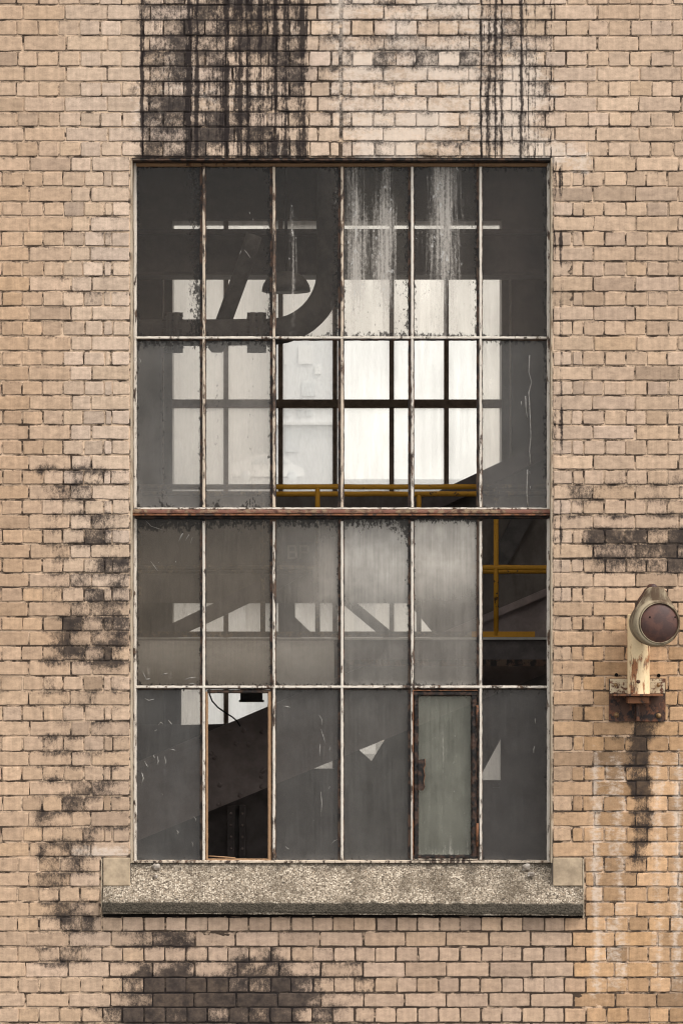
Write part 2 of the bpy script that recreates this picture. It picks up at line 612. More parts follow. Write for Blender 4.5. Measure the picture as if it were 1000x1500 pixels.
M['lamp_cream'] = mat_flaked("lamp_cream_enamel", lin(234, 206, 162, .95), lin(150, 100, 66), .58, rust=(0.10, 0.04, 0.022), seed=11.0, stretch=.25, scale=20.0)
M['lamp_grey'] = mat_simple("lamp_weathered_grey", lin(84, 66, 49), lin(160, 145, 119), 11.0, .75, .25, stretch=.5, lo=.38, hi=.6)
M['plate_cream'] = mat_flaked("plate_cream_enamel", lin(204, 184, 152, .9), lin(112, 76, 56), .52, rust=(0.10, 0.04, 0.022), seed=13.0, stretch=1.0, scale=45.0)
M['rust_dark'] = mat_flaked("dark_rust", (0.085, 0.042, 0.026), (0.022, 0.015, 0.013), .5, rust=(0.15, 0.06, 0.03), seed=14.0, stretch=.6, scale=18.0)
M['lens'] = mat_simple("rusty_maroon_cover", lin(70, 50, 45), lin(92, 62, 52), 14.0, .6, .3, lo=.42, hi=.6)
M['brass'] = mat_simple("worn_bolt", lin(150, 118, 76), lin(90, 62, 40), 60.0, .5, .4)
M['black'] = mat_simple("black_hole", (0.008, 0.007, 0.006), (0.015, 0.012, 0.010), 30.0, .95, .05)
M['plaster_bit'] = mat_simple("grey_rubble", lin(120, 108, 96), lin(186, 176, 164), 40.0, .95, .1, bump=.5)
M['asphalt'] = mat_simple("asphalt", (0.05, 0.05, 0.05), (0.09, 0.088, 0.085), 3.0, .9, .2)
M['pale_wall'] = mat_simple("pale_render", (0.66, 0.67, 0.68), (0.73, 0.735, 0.735), .3, .9, .1)
M['beige_wall'] = mat_simple("beige_render", (0.62, 0.53, 0.44), (0.70, 0.61, 0.52), .3, .9, .1)
M['white_panel'] = mat_simple("white_panel", (0.76, 0.76, 0.75), (0.82, 0.82, 0.81), .5, .8, .1)
M['blue_glass'] = mat_simple("distant_window", (0.57, 0.595, 0.61), (0.62, 0.64, 0.65), .4, .3, .4)
M['car_white'] = mat_simple("white_car_paint", (0.74, 0.74, 0.735), (0.79, 0.79, 0.785), .5, .4, .5)
M['paint_white'] = mat_simple("white_paint_dribble", lin(176, 170, 162, .85), lin(128, 122, 114, .85), 60.0, .8, .1)


# ------------------------------------------------------------------ stain map (photo pixels on the wall)
def sstep(a, b, x):
    t = np.clip((x - a) / (b - a), 0, 1)
    return t * t * (3 - 2 * t)


def bx(x, y, x0, x1, y0, y1, fx=12, fy=12):
    return sstep(x0 - fx, x0 + fx, x) * (1 - sstep(x1 - fx, x1 + fx, x)) * sstep(y0 - fy, y0 + fy, y) * (1 - sstep(y1 - fy, y1 + fy, y))


def wob(x, y, f, seed):
    """cheap smooth value noise 0..1"""
    r = np.random.default_rng(seed)
    tab = r.random((64, 64))
    u, v = x * f, y * f
    i, j = np.floor(u).astype(int), np.floor(v).astype(int)
    a, b = u - i, v - j
    a, b = a * a * (3 - 2 * a), b * b * (3 - 2 * b)
    g = lambda p, q: tab[p % 64, q % 64]
    return g(i, j) * (1 - a) * (1 - b) + g(i + 1, j) * a * (1 - b) + g(i, j + 1) * (1 - a) * b + g(i + 1, j + 1) * a * b


def stains(x, y):
    x = np.asarray(x, float)
    y = np.asarray(y, float)
    w = wob(x, y, 1 / 45.0, 3)
    w2 = wob(x, y, 1 / 19.0, 5)
    L = []
    L.append(.10 + .22 * w2)
    # above the window, left
    L.append((.50 + .40 * w2) * bx(x, y, 203, 452, -400, 240, 7, 8))
    L.append(.88 * bx(x, y, 214, 276, 108, 240, 6, 8) * (.75 + .5 * (w2 - .5)))
    L.append(.95 * bx(x, y, 181, 206, 122, 141, 4, 3))
    L.append(.42 * bx(x, y, 176, 210, 180, 240, 6, 8))
    L.append((.34 + .36 * w2) * bx(x, y, 455, 700, -400, 130, 18, 40))
    L.append((.26 + .32 * w2) * bx(x, y, 452, 700, 100, 245, 18, 20))
    L.append(.56 * bx(x, y, 702, 736, -400, 80, 6, 20))
    L.append((.38 + .3 * w2) * bx(x, y, 690, 815, -400, 225, 14, 30))
    L.append(.5 * bx(x, y, 540, 640, -60, 45, 20, 14) * w2 * 1.5)
    # left of the window
    L.append((.20 + .55 * w2) * bx(x, y, 70, 196, 295, 480, 25, 30) * .8)
    L.append((.30 + .50 * w2) * bx(x, y, 48, 196, 670, 770, 18, 18) * .95)
    L.append((.40 + .54 * w2) * bx(x, y, 62, 196, 735, 990, 16, 18) * .95)
    L.append((.24 + .62 * w2) * bx(x, y, 50, 190, 960, 1225, 18, 18) * .9)
    L.append((.36 + .55 * w2) * bx(x, y, 48, 145, 1150, 1425, 12, 14) * .85)
    L.append(.8 * bx(x, y, 55, 125, 1310, 1360, 8, 8) * (.6 + .5 * w2))
    # big patch under the sill
    cxp = np.where(x < 300, (x - 300) / 135.0, (x - 300) / 195.0)
    top = 1396 + 26 * np.abs(cxp) ** 2 + 46 * (w2 - .5)
    L.append(1.12 * sstep(-22, 30, y - top) * (1 - sstep(.60, 1.35, np.abs(cxp) + .45 * (w - .5))))
    L.append((.50 + .35 * w2) * bx(x, y, 168, 290, 1362, 1392, 8, 6))
    L.append((.30 + .35 * w2) * bx(x, y, 160, 560, 1385, 1900, 35, 18))
    # right of the window
    L.append((.30 + .45 * w2) * bx(x, y, 828, 1060, 694, 766, 12, 10))
    L.append((.56 + .40 * w2) * bx(x, y, 848, 1080, 772, 842, 14, 7) * (.75 + .5 * w))
    L.append(.92 * bx(x, y, 882, 1080, 819, 838, 5, 3))
    L.append(.72 * bx(x, y, 866, 925, 798, 816, 5, 3))
    # mould that runs down below the lamp bracket
    run = 6 * np.sin(y / 23.0)
    L.append((1.15 - .40 * sstep(1110, 1330, y)) * bx(x, y, 920 + run, 955 + run, 1052, 1290, 11, 26))
    L.append(.62 * bx(x, y, 892, 972, 1052, 1092, 10, 10) * (.6 + .7 * w2))
    soot = np.max(np.stack(L), axis=0)
    Q = [0 * x]
    Q.append((.78 + .40 * w) * bx(x, y, 202, 456, -400, 243, 4, 8))
    Q.append(.90 * bx(x, y, 206, 345, -400, 236, 8, 8))
    Q.append((.78 + .25 * w) * bx(x, y, 698, 812, -400, 246, 6, 8))
    Q.append(.70 * bx(x, y, 802, 826, 230, 800, 3, 30) * (.55 + .9 * (w - .1)))
    Q.append(.50 * bx(x, y, 804, 826, 760, 1040, 3, 30))
    Q.append(.45 * bx(x, y, 455, 700, -400, 70, 15, 40))
    Q.append(.85 * bx(x, y, 183, 190, 232, 520, 2, 20) * w * 1.4)
    Q.append(1.05 * bx(x, y, 926, 946, 1060, 1330, 7, 40))
    drip = np.max(np.stack(Q), axis=0)
    R = [.12 + .22 * w]
    R.append((.18 + .75 * w) * bx(x, y, 455, 850, -400, 245, 60, 10))
    R.append(.66 * bx(x, y, 815, 890, 214, 262, 22, 12) * (.3 + .9 * w2))
    R.append(.70 * bx(x, y, 190, 455, -20, 240, 10, 10) * w)
    for (bxx, wd, am) in ((874, 8, .74), (890, 6, .58), (908, 9, .64), (962, 9, .62), (990, 8, .70)):
        R.append(am * bx(x, y, bxx - wd, bxx + wd, 1085, 1470, 4, 50))
    R.append(.7 * bx(x, y, 100, 192, 1236, 1256, 10, 3))
    R.append(.35 * bx(x, y, 0, 192, 1050, 1250, 20, 40) * w)
    pale = np.max(np.stack(R), axis=0)
    return np.clip(soot, 0, 1.1), np.clip(drip, 0, 1.1), np.clip(pale, 0, 1)


BR_A = np.array(lin(208, 180, 154, .80))      # pale tan
BR_B = np.array(lin(186, 156, 129, .80))      # mid tan
BR_O = np.array(lin(198, 157, 116, .79))       # ochre orange
BR_G = np.array(lin(208, 185, 164, .83))      # greyish cream


def tint_at(x, y):
    x = np.asarray(x, float)[..., None]
    y = np.asarray(y, float)[..., None]
    w = wob(x, y, 1 / 130.0, 9)
    c = BR_A * (1 - .8 * w) + BR_B * .8 * w
    g = bx(x, y, 110, 830, -500, 900, 50, 60) * .5
    c = c * (1 - g) + BR_G * g
    o = np.maximum(sstep(800, 1000, y) * sstep(800, 860, x), .55 * (1 - sstep(40, 130, x)) * sstep(-200, 500, y) * .55)
    c = c * (1 - .85 * o) + BR_O * .85 * o
    band = np.sin(x / 7.3 + 1.1) * .5 + np.sin(x / 3.9) * .3 + (wob(x, y * .25, 1 / 11.0, 31) - .5) * 1.4
    c = c * (1 + .27 * band * sstep(1010, 1080, y) * sstep(845, 875, x))
    u = bx(x, y, 190, 850, 1340, 1900, 30, 10) * .45
    c = c * (1 - u) + np.array(lin(192, 163, 140, .80)) * u
    return c


# ------------------------------------------------------------------ brick wall
COURSE = [7, 29.5, 52.5, 75, 97.5, 119.5, 141.5, 164, 186, 207.5, 229.5, 251.4, 273.4, 295.6, 317, 339.2, 361, 383, 404.8, 427, 448.8, 470, 492,
          514.4, 536, 557.7, 579.3, 601.2, 622.6, 644.4, 666.6, 688.6, 710.2, 732.1, 754, 775.6, 797, 818.4, 839.4, 860.8, 882, 903.2, 924.5, 946.5,
          968.3, 990, 1012, 1034, 1056.3, 1078.4, 1100.8, 1122.4, 1144.2, 1166, 1188.8, 1211.5, 1233.5, 1255.5, 1277.8, 1299.3, 1321.6, 1343.3,
          1364.6, 1387, 1409.2, 1432, 1454.5, 1475.8, 1498.4]
N_UP = 14
COURSE = [7 - 22.0 * k for k in range(N_UP, 0, -1)] + COURSE
while COURSE[-1] < 1810:
    COURSE.append(COURSE[-1] + 22.2)
XMIN, XMAX = -700.0, 1700.0
OPEN_L, OPEN_R, OPEN_T, OPEN_B = 191.5, 808.5, 231.0, 1264.0
SILL_L, SILL_R = 148.5, 855.0


def series(start, step, lo, hi):
    k = math.ceil((lo - start) / step)
    out = []
    while start + k * step < hi:
        out.append(start + k * step)
        k += 1
    return out


def joints(i, y0, y1):
    """x joints of the course: list of runs"""
    header = (i % 2 == 1)
    ym = (y0 + y1) / 2
    if ym < 230:
        if header:
            a = series(25.5, 30.6, XMIN, 488) + [497.5]
            b = [500.5, 515] + series(547.5, 31.2, 540, XMAX)
        else:
            a = series(35, 61.4, XMIN, 480) + [497.5]
            b = [500.5] + series(562, 62.2, 540, XMAX)
        return [a, b]
    if ym < 1255:
        if header:
            a = series(3, 30.0, XMIN, 125) + [152.5, 164, 190.5]
            b = [809, 837, 853] + series(884.5, 30.9, 870, XMAX)
        else:
            a = series(43, 61.2, XMIN, 60) + [104, 133.8, 190.5]
            b = [809] + series(868, 62.3, 850, XMAX)
        return [a, b]
    if ym < 1342:
        if header:
            a = series(27, 30.4, XMIN, 125) + [147]
            b = [856] + series(883, 31.4, 870, XMAX)
        else:
            a = series(42, 60.5, XMIN, 110) + [147]
            b = [856] + ([898, 931] if i % 4 == 0 else [870, 931]) + series(993, 62, 980, XMAX)
        return [a, b]
    if header:
        return [series(27, 30.75, XMIN, XMAX)]
    return [series(39, 61.5, XMIN, XMAX)]


def brick_geom(x0, x1, y0, y1, closer=False):
    """one brick: worn front with rounded arrises; px rectangle -> verts, faces, attributes"""
    jx, jz = .42, .36
    x0 += random.uniform(-.6, .6); x1 += random.uniform(-.6, .6)
    y0 += random.uniform(-.5, .5); y1 += random.uniform(-.5, .5)
    w, h = x1 - x0, y1 - y0
    e = 1.5
    nx = max(2, int(round(w / 13)))
    us = [0, e] + [e + (w - 2 * e) * k / nx for k in range(1, nx)] + [w - e, w]
    ws = [0, e, h * .5, h - e, h]
    tilt = random.uniform(-.0022, .0022)
    tiltz = random.uniform(-.0012, .0012)
    dep = random.gauss(0, .0012)
    if random.random() < .05:
        dep += random.uniform(.001, .003)
    chip = {}
    for cxy in ((0, 0), (len(us) - 1, 0), (0, len(ws) - 1), (len(us) - 1, len(ws) - 1)):
        if random.random() < .30:
            chip[cxy] = random.uniform(.8, 2.6)
    V, ed, PX = [], [], []
    nU, nW = len(us), len(ws)
    slope = random.uniform(-.6, .6)
    for b, wz in enumerate(ws):
        for a, u in enumerate(us):
            on = a in (0, nU - 1) or b in (0, nW - 1)
            ux = x0 + u + random.uniform(-jx, jx) * (1 if on else .2)
            wy = y1 - wz + random.uniform(-jz, jz) * (1 if on else .2) + slope * (u / w - .5)
            yy = dep + tilt * (u / w - .5) + tiltz * (wz / h - .5) + random.uniform(-.0005, .0005)
            if on:
                yy += random.uniform(.0007, .0019)
            if (a, b) in chip:
                ux += chip[(a, b)] * (1 if a == 0 else -1)
                wy += chip[(a, b)] * (-.8 if b == 0 else .8)
                yy += .002
            V.append(((ux - 500) * S, yy, (750 - wy) * S))
            PX.append((ux, wy))
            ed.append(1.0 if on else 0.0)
    F = []
    for b in range(nW - 1):
        for a in range(nU - 1):
            i = b * nU + a
            F.append((i, i + 1, i + 1 + nU, i + nU))
    ring = [a for a in range(nU)] + [b * nU + nU - 1 for b in range(1, nW)] + [(nW - 1) * nU + a for a in range(nU - 2, -1, -1)] + [b * nU for b in range(nW - 2, 0, -1)]
    base = len(V)
    for r_ in ring:
        V.append((V[r_][0], .014, V[r_][2]))
        PX.append(PX[r_])
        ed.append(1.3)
    n = len(ring)
    for k in range(n):
        F.append((ring[k], base + k, base + (k + 1) % n, ring[(k + 1) % n]))
    vert = [min(1, max(0, (y1 - q[1]) / h)) for q in PX]
    return V, F, PX, ed, vert


def brick_tint(xc, yc):
    t = tint_at(xc, yc)
    k = random.gauss(1.0, .066)
    hue = random.gauss(0, .022)
    t = t * k * np.array([1 + hue * .4, 1.0, 1 - hue])
    if random.random() < .05:
        t = t * random.uniform(.78, .90)
    return np.clip(t * .96, .03, .8)


def set_attrs(me, PX, ed, tint, mult=None, vert=None):
    PX = np.array(PX)
    so, dr, pa = stains(PX[:, 0], PX[:, 1])
    if mult is not None:
        so = so * np.array(mult)
    a = me.attributes.new('stain', 'FLOAT_COLOR', 'POINT')
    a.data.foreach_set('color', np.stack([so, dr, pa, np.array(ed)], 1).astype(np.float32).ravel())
    b = me.attributes.new('tint', 'FLOAT_COLOR', 'POINT')
    tt = np.concatenate([np.array(tint), (np.ones(len(tint)) if vert is None else np.array(vert))[:, None]], 1)
    b.data.foreach_set('color', tt.astype(np.float32).ravel())


wall = thing("brick_wall", "tan brick factory wall streaked with black soot around the big window", "wall")
bricks = []
G = 1.08       # half joint, px
for i in range(len(COURSE) - 1):
    y0, y1 = COURSE[i], COURSE[i + 1]
    for run in joints(i - N_UP, y0, y1):
        js = [run[0]] + [q + random.uniform(-1.3, 1.3) for q in run[1:-1]] + [run[-1]]
        for a, b in zip(js[:-1], js[1:]):
            if b - a < 6:
                continue
            bricks.append((a + G, b - G, y0 + G, y1 - G))


def in_frame_area(b):
    w = max(0, min(b[1], 998) - max(b[0], 2))
    h = max(0, min(b[3], 1498) - max(b[2], 2))
    return w * h


order = sorted(range(len(bricks)), key=lambda k: -round(in_frame_area(bricks[k]) / 40.0) * 1000 + abs((bricks[k][2] + bricks[k][3]) / 2 - 750) * .3)
single = set(order[:300])
AV, AF, APX, AED, ATI, AMU, AVT = [], [], [], [], [], [], []
for k, b in enumerate(bricks):
    V, F, PXs, ed, vt = brick_geom(*b)
    t = brick_tint((b[0] + b[1]) / 2, (b[2] + b[3]) / 2)
    mu = random.uniform(.66, 1.2)
    if k in single:
        c = Vector(((((b[0] + b[1]) / 2) - 500) * S, 0.007, (750 - (b[2] + b[3]) / 2) * S))
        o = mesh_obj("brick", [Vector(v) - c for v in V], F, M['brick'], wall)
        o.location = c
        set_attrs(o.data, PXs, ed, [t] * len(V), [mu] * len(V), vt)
    else:
        off = len(AV)
        AV += V
        AF += [tuple(q + off for q in f) for f in F]
        APX += PXs
        AED += ed
        ATI += [t] * len(V)
        AMU += [mu] * len(V)
        AVT += vt
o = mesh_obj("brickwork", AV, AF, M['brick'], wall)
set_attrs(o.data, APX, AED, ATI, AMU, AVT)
tag(o, kind="stuff")

# mortar bed behind the bricks
gx = sorted(set(list(np.arange(XMIN, XMAX + 1, 5.0)) + [OPEN_L, OPEN_R, SILL_L, SILL_R]))
gy = sorted(set(list(np.arange(COURSE[0], COURSE[-1] + 1, 5.0)) + [OPEN_T, OPEN_B, 1256.0, 1342.0]))
GX, GY = np.meshgrid(gx, gy)
noise_y = .0050 + .0026 * (wob(GX, GY, 1 / 9.0, 21) - .5) + .0022 * (rng.random(GX.shape) - .5)
mv = np.stack([(GX - 500) * S, noise_y, (750 - GY) * S], -1).reshape(-1, 3)
nxg = len(gx)
mf = []
for b in range(len(gy) - 1):
    ym = (gy[b] + gy[b + 1]) / 2
    for a in range(nxg - 1):
        xm = (gx[a] + gx[a + 1]) / 2
        if OPEN_L < xm < OPEN_R and OPEN_T < ym < OPEN_B:
            continue
        if SILL_L < xm < SILL_R and 1256 < ym < 1342:
            continue
        i = b * nxg + a
        mf.append((i, i + nxg, i + nxg + 1, i + 1))
mo = mesh_obj("mortar", mv, mf, M['mortar'], wall)
px_flat = np.stack([GX.ravel(), GY.ravel()], 1)
mx_, my_ = px_flat[:, 0], px_flat[:, 1]
joint_dark = np.max(np.stack([.34 * bx(mx_, my_, 150, 870, 1335, 1900, 25, 8), .30 * bx(mx_, my_, 195, 830, -400, 240, 20, 8),
                              .07 * bx(mx_, my_, 800, 1800, 230, 1600, 10, 20), .05 * bx(mx_, my_, -800, 195, 600, 1900, 10, 60)]), axis=0)
set_attrs(mo.data, px_flat, joint_dark, tint_at(px_flat[:, 0], px_flat[:, 1]) / .55)

# wall body behind the face: four blocks round the opening
WT = 0.34
wb = bmesh.new()
X = lambda p: (p - 500) * S
Z = lambda p: (750 - p) * S
add_box(wb, (X(XMIN), .0141, Z(COURSE[-1])), (X(OPEN_L), WT, Z(COURSE[0])))
add_box(wb, (X(OPEN_R), .0141, Z(COURSE[-1])), (X(XMAX), WT, Z(COURSE[0])))
add_box(wb, (X(OPEN_L), .0141, Z(OPEN_T)), (X(OPEN_R), WT, Z(COURSE[0])))
add_box(wb, (X(OPEN_L), .0641, Z(COURSE[-1])), (X(OPEN_R), WT, Z(OPEN_B + 30)))
bm_obj("wall_core", wb, M['inner'], wall)
# reveals of the opening
strip("jamb_reveal", 'z', Z(OPEN_B), Z(OPEN_T), X(OPEN_L) + .003, .010, .004, .16, M['pointing'], wall, 120, .0012, .03)
strip("jamb_reveal", 'z', Z(OPEN_B), Z(OPEN_T), X(OPEN_R) - .003, .010, .004, .16, M['pointing'], wall, 120, .0012, .03)
strip("head_plate", 'x', X(OPEN_L), X(OPEN_R), Z(OPEN_T + 2.2), .013, .006, .16, M['steel_brown'], wall, 90, .001, .04)
for hx, hy in ((902, 988.5), (964, 989.5)):
    c = P(hx, hy, 0)
    lathe("anchor_hole", [(0.0, .0), (.0065, .0), (.0085, -.0030), (.0095, .001)], (c.x, -.001, c.z), M['black'], wall, 14)

# ------------------------------------------------------------------ concrete sill
sill = thing("window_sill", "sloping pebbly concrete sill under the big window", "sill")
bm = bmesh.new()
nseg = 70
rows = []
xl, xr = X(151.5), X(852.5)
prof = [(.125, Z(1262) - .0), (.10, Z(1263.5)), (.05, Z(1281)), (0.0, Z(1299)), (-.050, Z(1316.5)), (-.0565, Z(1321.5)), (-.058, Z(1333)), (-.053, Z(1337)), (.0635, Z(1339.5))]
for k in range(nseg + 1):
    x = xl + (xr - xl) * k / nseg
    dz = -.010 * (k / nseg)
    ring = []
    for j, (y, z) in enumerate(prof):
        jj = .0011 if 0 < j < 8 else 0
        ring.append(bm.verts.new((x, y + random.uniform(-jj, jj), z + (dz if 3 < j else dz * .5) + random.uniform(-jj, jj) * 1.3)))
    rows.append(ring)
for k in range(nseg):
    for j in range(len(prof) - 1):
        bm.faces.new((rows[k][j], rows[k][j + 1], rows[k + 1][j + 1], rows[k + 1][j]))
    bm.faces.new((rows[k][-1], rows[k][0], rows[k + 1][0], rows[k + 1][-1]))
bm.faces.new(rows[0])
bm.faces.new(rows[-1])
bm_obj("sill_slab", bm, M['sill'], sill)
for (a, b) in ((151.5, 190.8), (809.5, 852.5)):
    pbox("end_block", a, b, 1256.5, 1297.5, -.003, .11, M['stone'], sill, .004)
pbox("sill_shadow_strip", 152, 852, 1339.6, 1344.5, .004, .06, M['black'], sill)  # black strip paints the drop shadow below the sill
strip("joint_pointing", 'z', Z(1345), Z(1258), X(149.3), .008, -.003, .03, M['pointing'], sill, 30, .0012)
strip("joint_pointing", 'z', Z(1345), Z(1258), X(853.8), .009, -.004, .03, M['pointing'], sill, 30, .0015)


def rubble(name, label, px, py, d, size, mat):
    bm_ = bmesh.new()
    bmesh.ops.create_icosphere(bm_, subdivisions=2, radius=1.0)
    c = P(px, py, d)
    for v in bm_.verts:
        q = v.co.copy()
        m_ = max(abs(q.x), abs(q.y), abs(q.z))
        q = q.lerp(q / m_ * .9, .8)
        v.co = Vector((q.x * size[0], q.y * size[1], q.z * size[2])) * random.uniform(.78, 1.15)
    o_ = bm_obj(name, bm_, mat)
    o_.location = c
    tag(o_, label, "rubble")
    return o_


rubble("mortar_lump", "larger grey mortar lump on the right end of the sill", 770, 1270.5, .058, (.021, .018, .020), M['plaster_bit'])
rubble("mortar_lump", "smaller dark mortar lump in front on the right end of the sill", 777, 1281, .028, (.019, .015, .014), M['plaster_bit'])
rubble("plaster_chip", "pale plaster chip at the left end of the sill under the frame", 229, 1271, .062, (.020, .016, .021), M['plaster_bit'])
rubble("plaster_chip", "tiny white crumb below the pale chip on the left of the sill", 228, 1284, .030, (.011, .009, .009), M['plaster_bit'])

# ------------------------------------------------------------------ the big steel window
FD = 0.10
XF = lambda p, d=FD: P(p, 0, d).x
ZF = lambda p, d=FD: P(0, p, d).z
win = thing("factory_window", "tall grimy steel window of four rows of six panes in the brick wall", "window")
BARX = [297.5, 400.0, 499.5, 602.0, 702.0]
ROWY = [241.0, 496.0, 750.0, 1007.0, 1262.0]
EDGE_L, EDGE_R = 197.5, 803.0
FL = .0105     # flange half depth


def vbar(px, y0, y1, paint, off=1.2):
    strip("glazing_bar", 'z', ZF(y1), ZF(y0), XF(px), 9.0 * S, .096, .1055, M['steel_brown'], win, 70, .0011, .3)
    strip("putty_bead", 'z', ZF(y1 - 3), ZF(y0 + 4), XF(px + off), 4.1 * S, .080, .0962, paint, win, 90, .0012, .5)


for k, px in enumerate(BARX):
    vbar(px, ROWY[0], ROWY[2] - 4, M['cream_old'] if k < 3 else M['cream'])
    vbar(px, ROWY[2] + 10, ROWY[4], M['cream'])
# outer frame
strip("jamb_bar", 'z', ZF(1262), ZF(240), XF(198.0), 5.0 * S, .078, .1055, M['cream'], win, 110, .0011)
strip("jamb_bar", 'z', ZF(1262), ZF(240), XF(802.6), 5.0 * S, .078, .1055, M['cream'], win, 110, .0011)
strip("head_bar", 'x', XF(194), XF(806), ZF(241.5), 5.5 * S, .080, .1055, M['tan_wood'], win, 90, .0011)
strip("bottom_rail", 'x', XF(194), XF(806), ZF(1262.0), 4.4 * S, .078, .1055, M['cream_old'], win, 90, .0011)
# cross bars
for py in (496.0, 1007.0):
    strip("cross_bar", 'x', XF(199), XF(802), ZF(py), 6.0 * S, .088, .1055, M['steel_brown'], win, 120, .0010, .4)
    strip("putty_bead", 'x', XF(199), XF(802), ZF(py - .8), 3.6 * S, .079, .0885, M['cream'], win, 120, .0010, .5)
# heavy transom between the two halves
strip("transom", 'x', XF(195), XF(805), ZF(750.0), 6.0 * S, .040, .1055, M['red_oxide'], win, 110, .0009, .12)
strip("transom_lip", 'x', XF(195), XF(805), ZF(754.8), 3.0 * S, .036, .060, M['orange_rust'], win, 110, .0009, .3)
strip("transom_base", 'x', XF(198), XF(803), ZF(758.0), 5.0 * S, .072, .1055, M['steel_black'], win, 110, .0009, .3)
strip("putty_bead", 'x', XF(200), XF(802), ZF(745.2), 2.8 * S, .072, .0900, M['cream'], win, 110, .0011, .5)

TONE = lambda r, g, b: lin(r, g, b)


def pane_fn(r, c):
    """film, grime, white fields over (u, v) plus film colour for pane row r, column c (1-based)"""
    Z0 = lambda u, v: 0 * u
    edge = lambda u, v: (.72 if r < 4 else .50) * np.maximum(np.maximum(1 - u / .10, 1 - (1 - u) / .13), np.maximum(1 - v / .045, 1 - (1 - v) / .03)).clip(0, 1)
    top = lambda u, v, a, k: a * (1 - sstep(0, k, v))
    f = lambda u, v: .3 + 0 * u
    g = edge
    w = Z0
    tone = (120, 110, 100)
    key = (r, c)
    if key == (1, 1):
        f = lambda u, v: .17 + .15 * v
        g = lambda u, v: np.maximum(edge(u, v), .62 * sstep(.55, .95, u))
        tone = (96, 84, 74)
    elif key == (1, 2):
        f = lambda u, v: .16 + .15 * v
        g = lambda u, v: np.maximum(edge(u, v), .52 * sstep(.7, 1., u))
        tone = (96, 84, 74)
    elif key == (1, 3):
        f = lambda u, v: .15 + .10 * v
        w = lambda u, v: .62 * np.exp(-((u - .33 + .06 * v) / .08) ** 2) * sstep(.05, .3, v) + .24 * sstep(.4, 1, u)
        g = lambda u, v: np.maximum(edge(u, v), .5 * sstep(.6, 1., u))
        tone = (94, 82, 72)
    elif key == (1, 4):
        f = lambda u, v: .18 + .22 * v
        w = lambda u, v: np.maximum(.60 * np.exp(-((u - .18) / .20) ** 2), .60 * np.exp(-((u - .62) / .16) ** 2)) * (1 - .25 * sstep(.5, .8, v)) + .38 * bx(u, v, .1, .85, .2, .85, .15, .15)
        g = lambda u, v: np.maximum(edge(u, v), .26 + .12 * u)
        tone = (128, 117, 104)
    elif key == (1, 5):
        f = lambda u, v: .20 + .12 * v
        w = lambda u, v: .70 * np.exp(-((u - .48) / .26) ** 2) * (1 - .45 * sstep(.55, .85, v)) + .16
        g = lambda u, v: np.maximum(edge(u, v), .25 + .2 * sstep(.8, 1, u))
        tone = (112, 101, 91)
    elif key == (1, 6):
        f = lambda u, v: .34 + .08 * v
        g = lambda u, v: np.maximum(edge(u, v), top(u, v, .32, .3))
        tone = (98, 87, 79)
    elif key == (2, 1):
        f = lambda u, v: .40 + .26 * v
        g = lambda u, v: np.maximum(np.maximum(edge(u, v), top(u, v, .62, .12)), .40 * np.exp(-((u - .40) / .14) ** 2) + .2 * sstep(.85, 1, v))
        tone = (138, 133, 127)
    elif key == (2, 2):
        f = lambda u, v: .40 + .22 * v
        g = lambda u, v: np.maximum(np.maximum(edge(u, v), top(u, v, .62, .1)), .37 * np.exp(-((u - .68) / .10) ** 2) + .36 * np.exp(-((u - .2) / .05) ** 2) + .33 * sstep(.86, 1, v))
        tone = (152, 145, 137)
    elif key == (2, 6):
        f = lambda u, v: .40 + .14 * v
        g = lambda u, v: np.maximum(edge(u, v), .5 * (1 - sstep(0, .09, v)))
        tone = (128, 123, 118)
    elif key == (3, 1):
        f = lambda u, v: .66 + .06 * v
        g = lambda u, v: np.maximum(np.maximum(edge(u, v), top(u, v, .85, .16)), .40 * sstep(.88, 1, u))
        w = lambda u, v: .22 * bx(u, v, .1, .95, .05, .28, .1, .05) + .30 * bx(u, v, .05, .95, .86, .97, .1, .03)
        tone = (114, 104, 92)
    elif key == (3, 2):
        f = lambda u, v: .70 + .05 * v
        g = lambda u, v: np.maximum(np.maximum(edge(u, v), top(u, v, .74, .14)), .52 * sstep(.86, 1, u) * (1 - sstep(.4, .6, v)))
        tone = (120, 110, 98)
    elif key == (3, 3):
        f = lambda u, v: .50 + .95 * np.exp(-((u - .85) / .45) ** 2 - ((v - .36) / .24) ** 2)
        g = lambda u, v: np.maximum(np.maximum(edge(u, v), top(u, v, .80, .12)), .62 * sstep(.84, 1, u) * (1 - sstep(.35, .6, v)))
        w = lambda u, v: .34 * bx(u, v, .35, 1, .02, .1, .2, .04)
        tone = (150, 142, 132)
    elif key == (3, 4):
        f = lambda u, v: .50 + 1.0 * np.exp(-((v - .26) / .22) ** 2)
        g = lambda u, v: np.maximum(np.maximum(edge(u, v), top(u, v, .74, .14)), .80 * sstep(.5, .95, u) * (1 - sstep(.06, .30, v + .25 * (1 - u))))
        w = lambda u, v: .30 * bx(u, v, .0, .35, .02, .16, .1, .05)
        tone = (176, 169, 159)
    elif key == (3, 5):
        f = lambda u, v: .55 + .95 * (1 - sstep(.25, .58, v))
        g = lambda u, v: np.maximum(np.maximum(edge(u, v), top(u, v, .85, .07)), .42 * (1 - sstep(.0, .14, u)))
        w = lambda u, v: .46 * bx(u, v, 0, 1, .015, .11, .05, .04)
        tone = (178, 170, 159)
    elif key == (4, 1):
        f = lambda u, v: .60 + .05 * v
        w = lambda u, v: .10 + 0 * u
        tone = (116, 113, 109)
    elif key == (4, 3):
        f = lambda u, v: .62 + .04 * v
        w = lambda u, v: .30 * np.exp(-((u - .78) / .10) ** 2) * bx(u, v, 0, 1, .1, .8, .1, .1) + .08
        tone = (118, 114, 109)
    elif key == (4, 4):
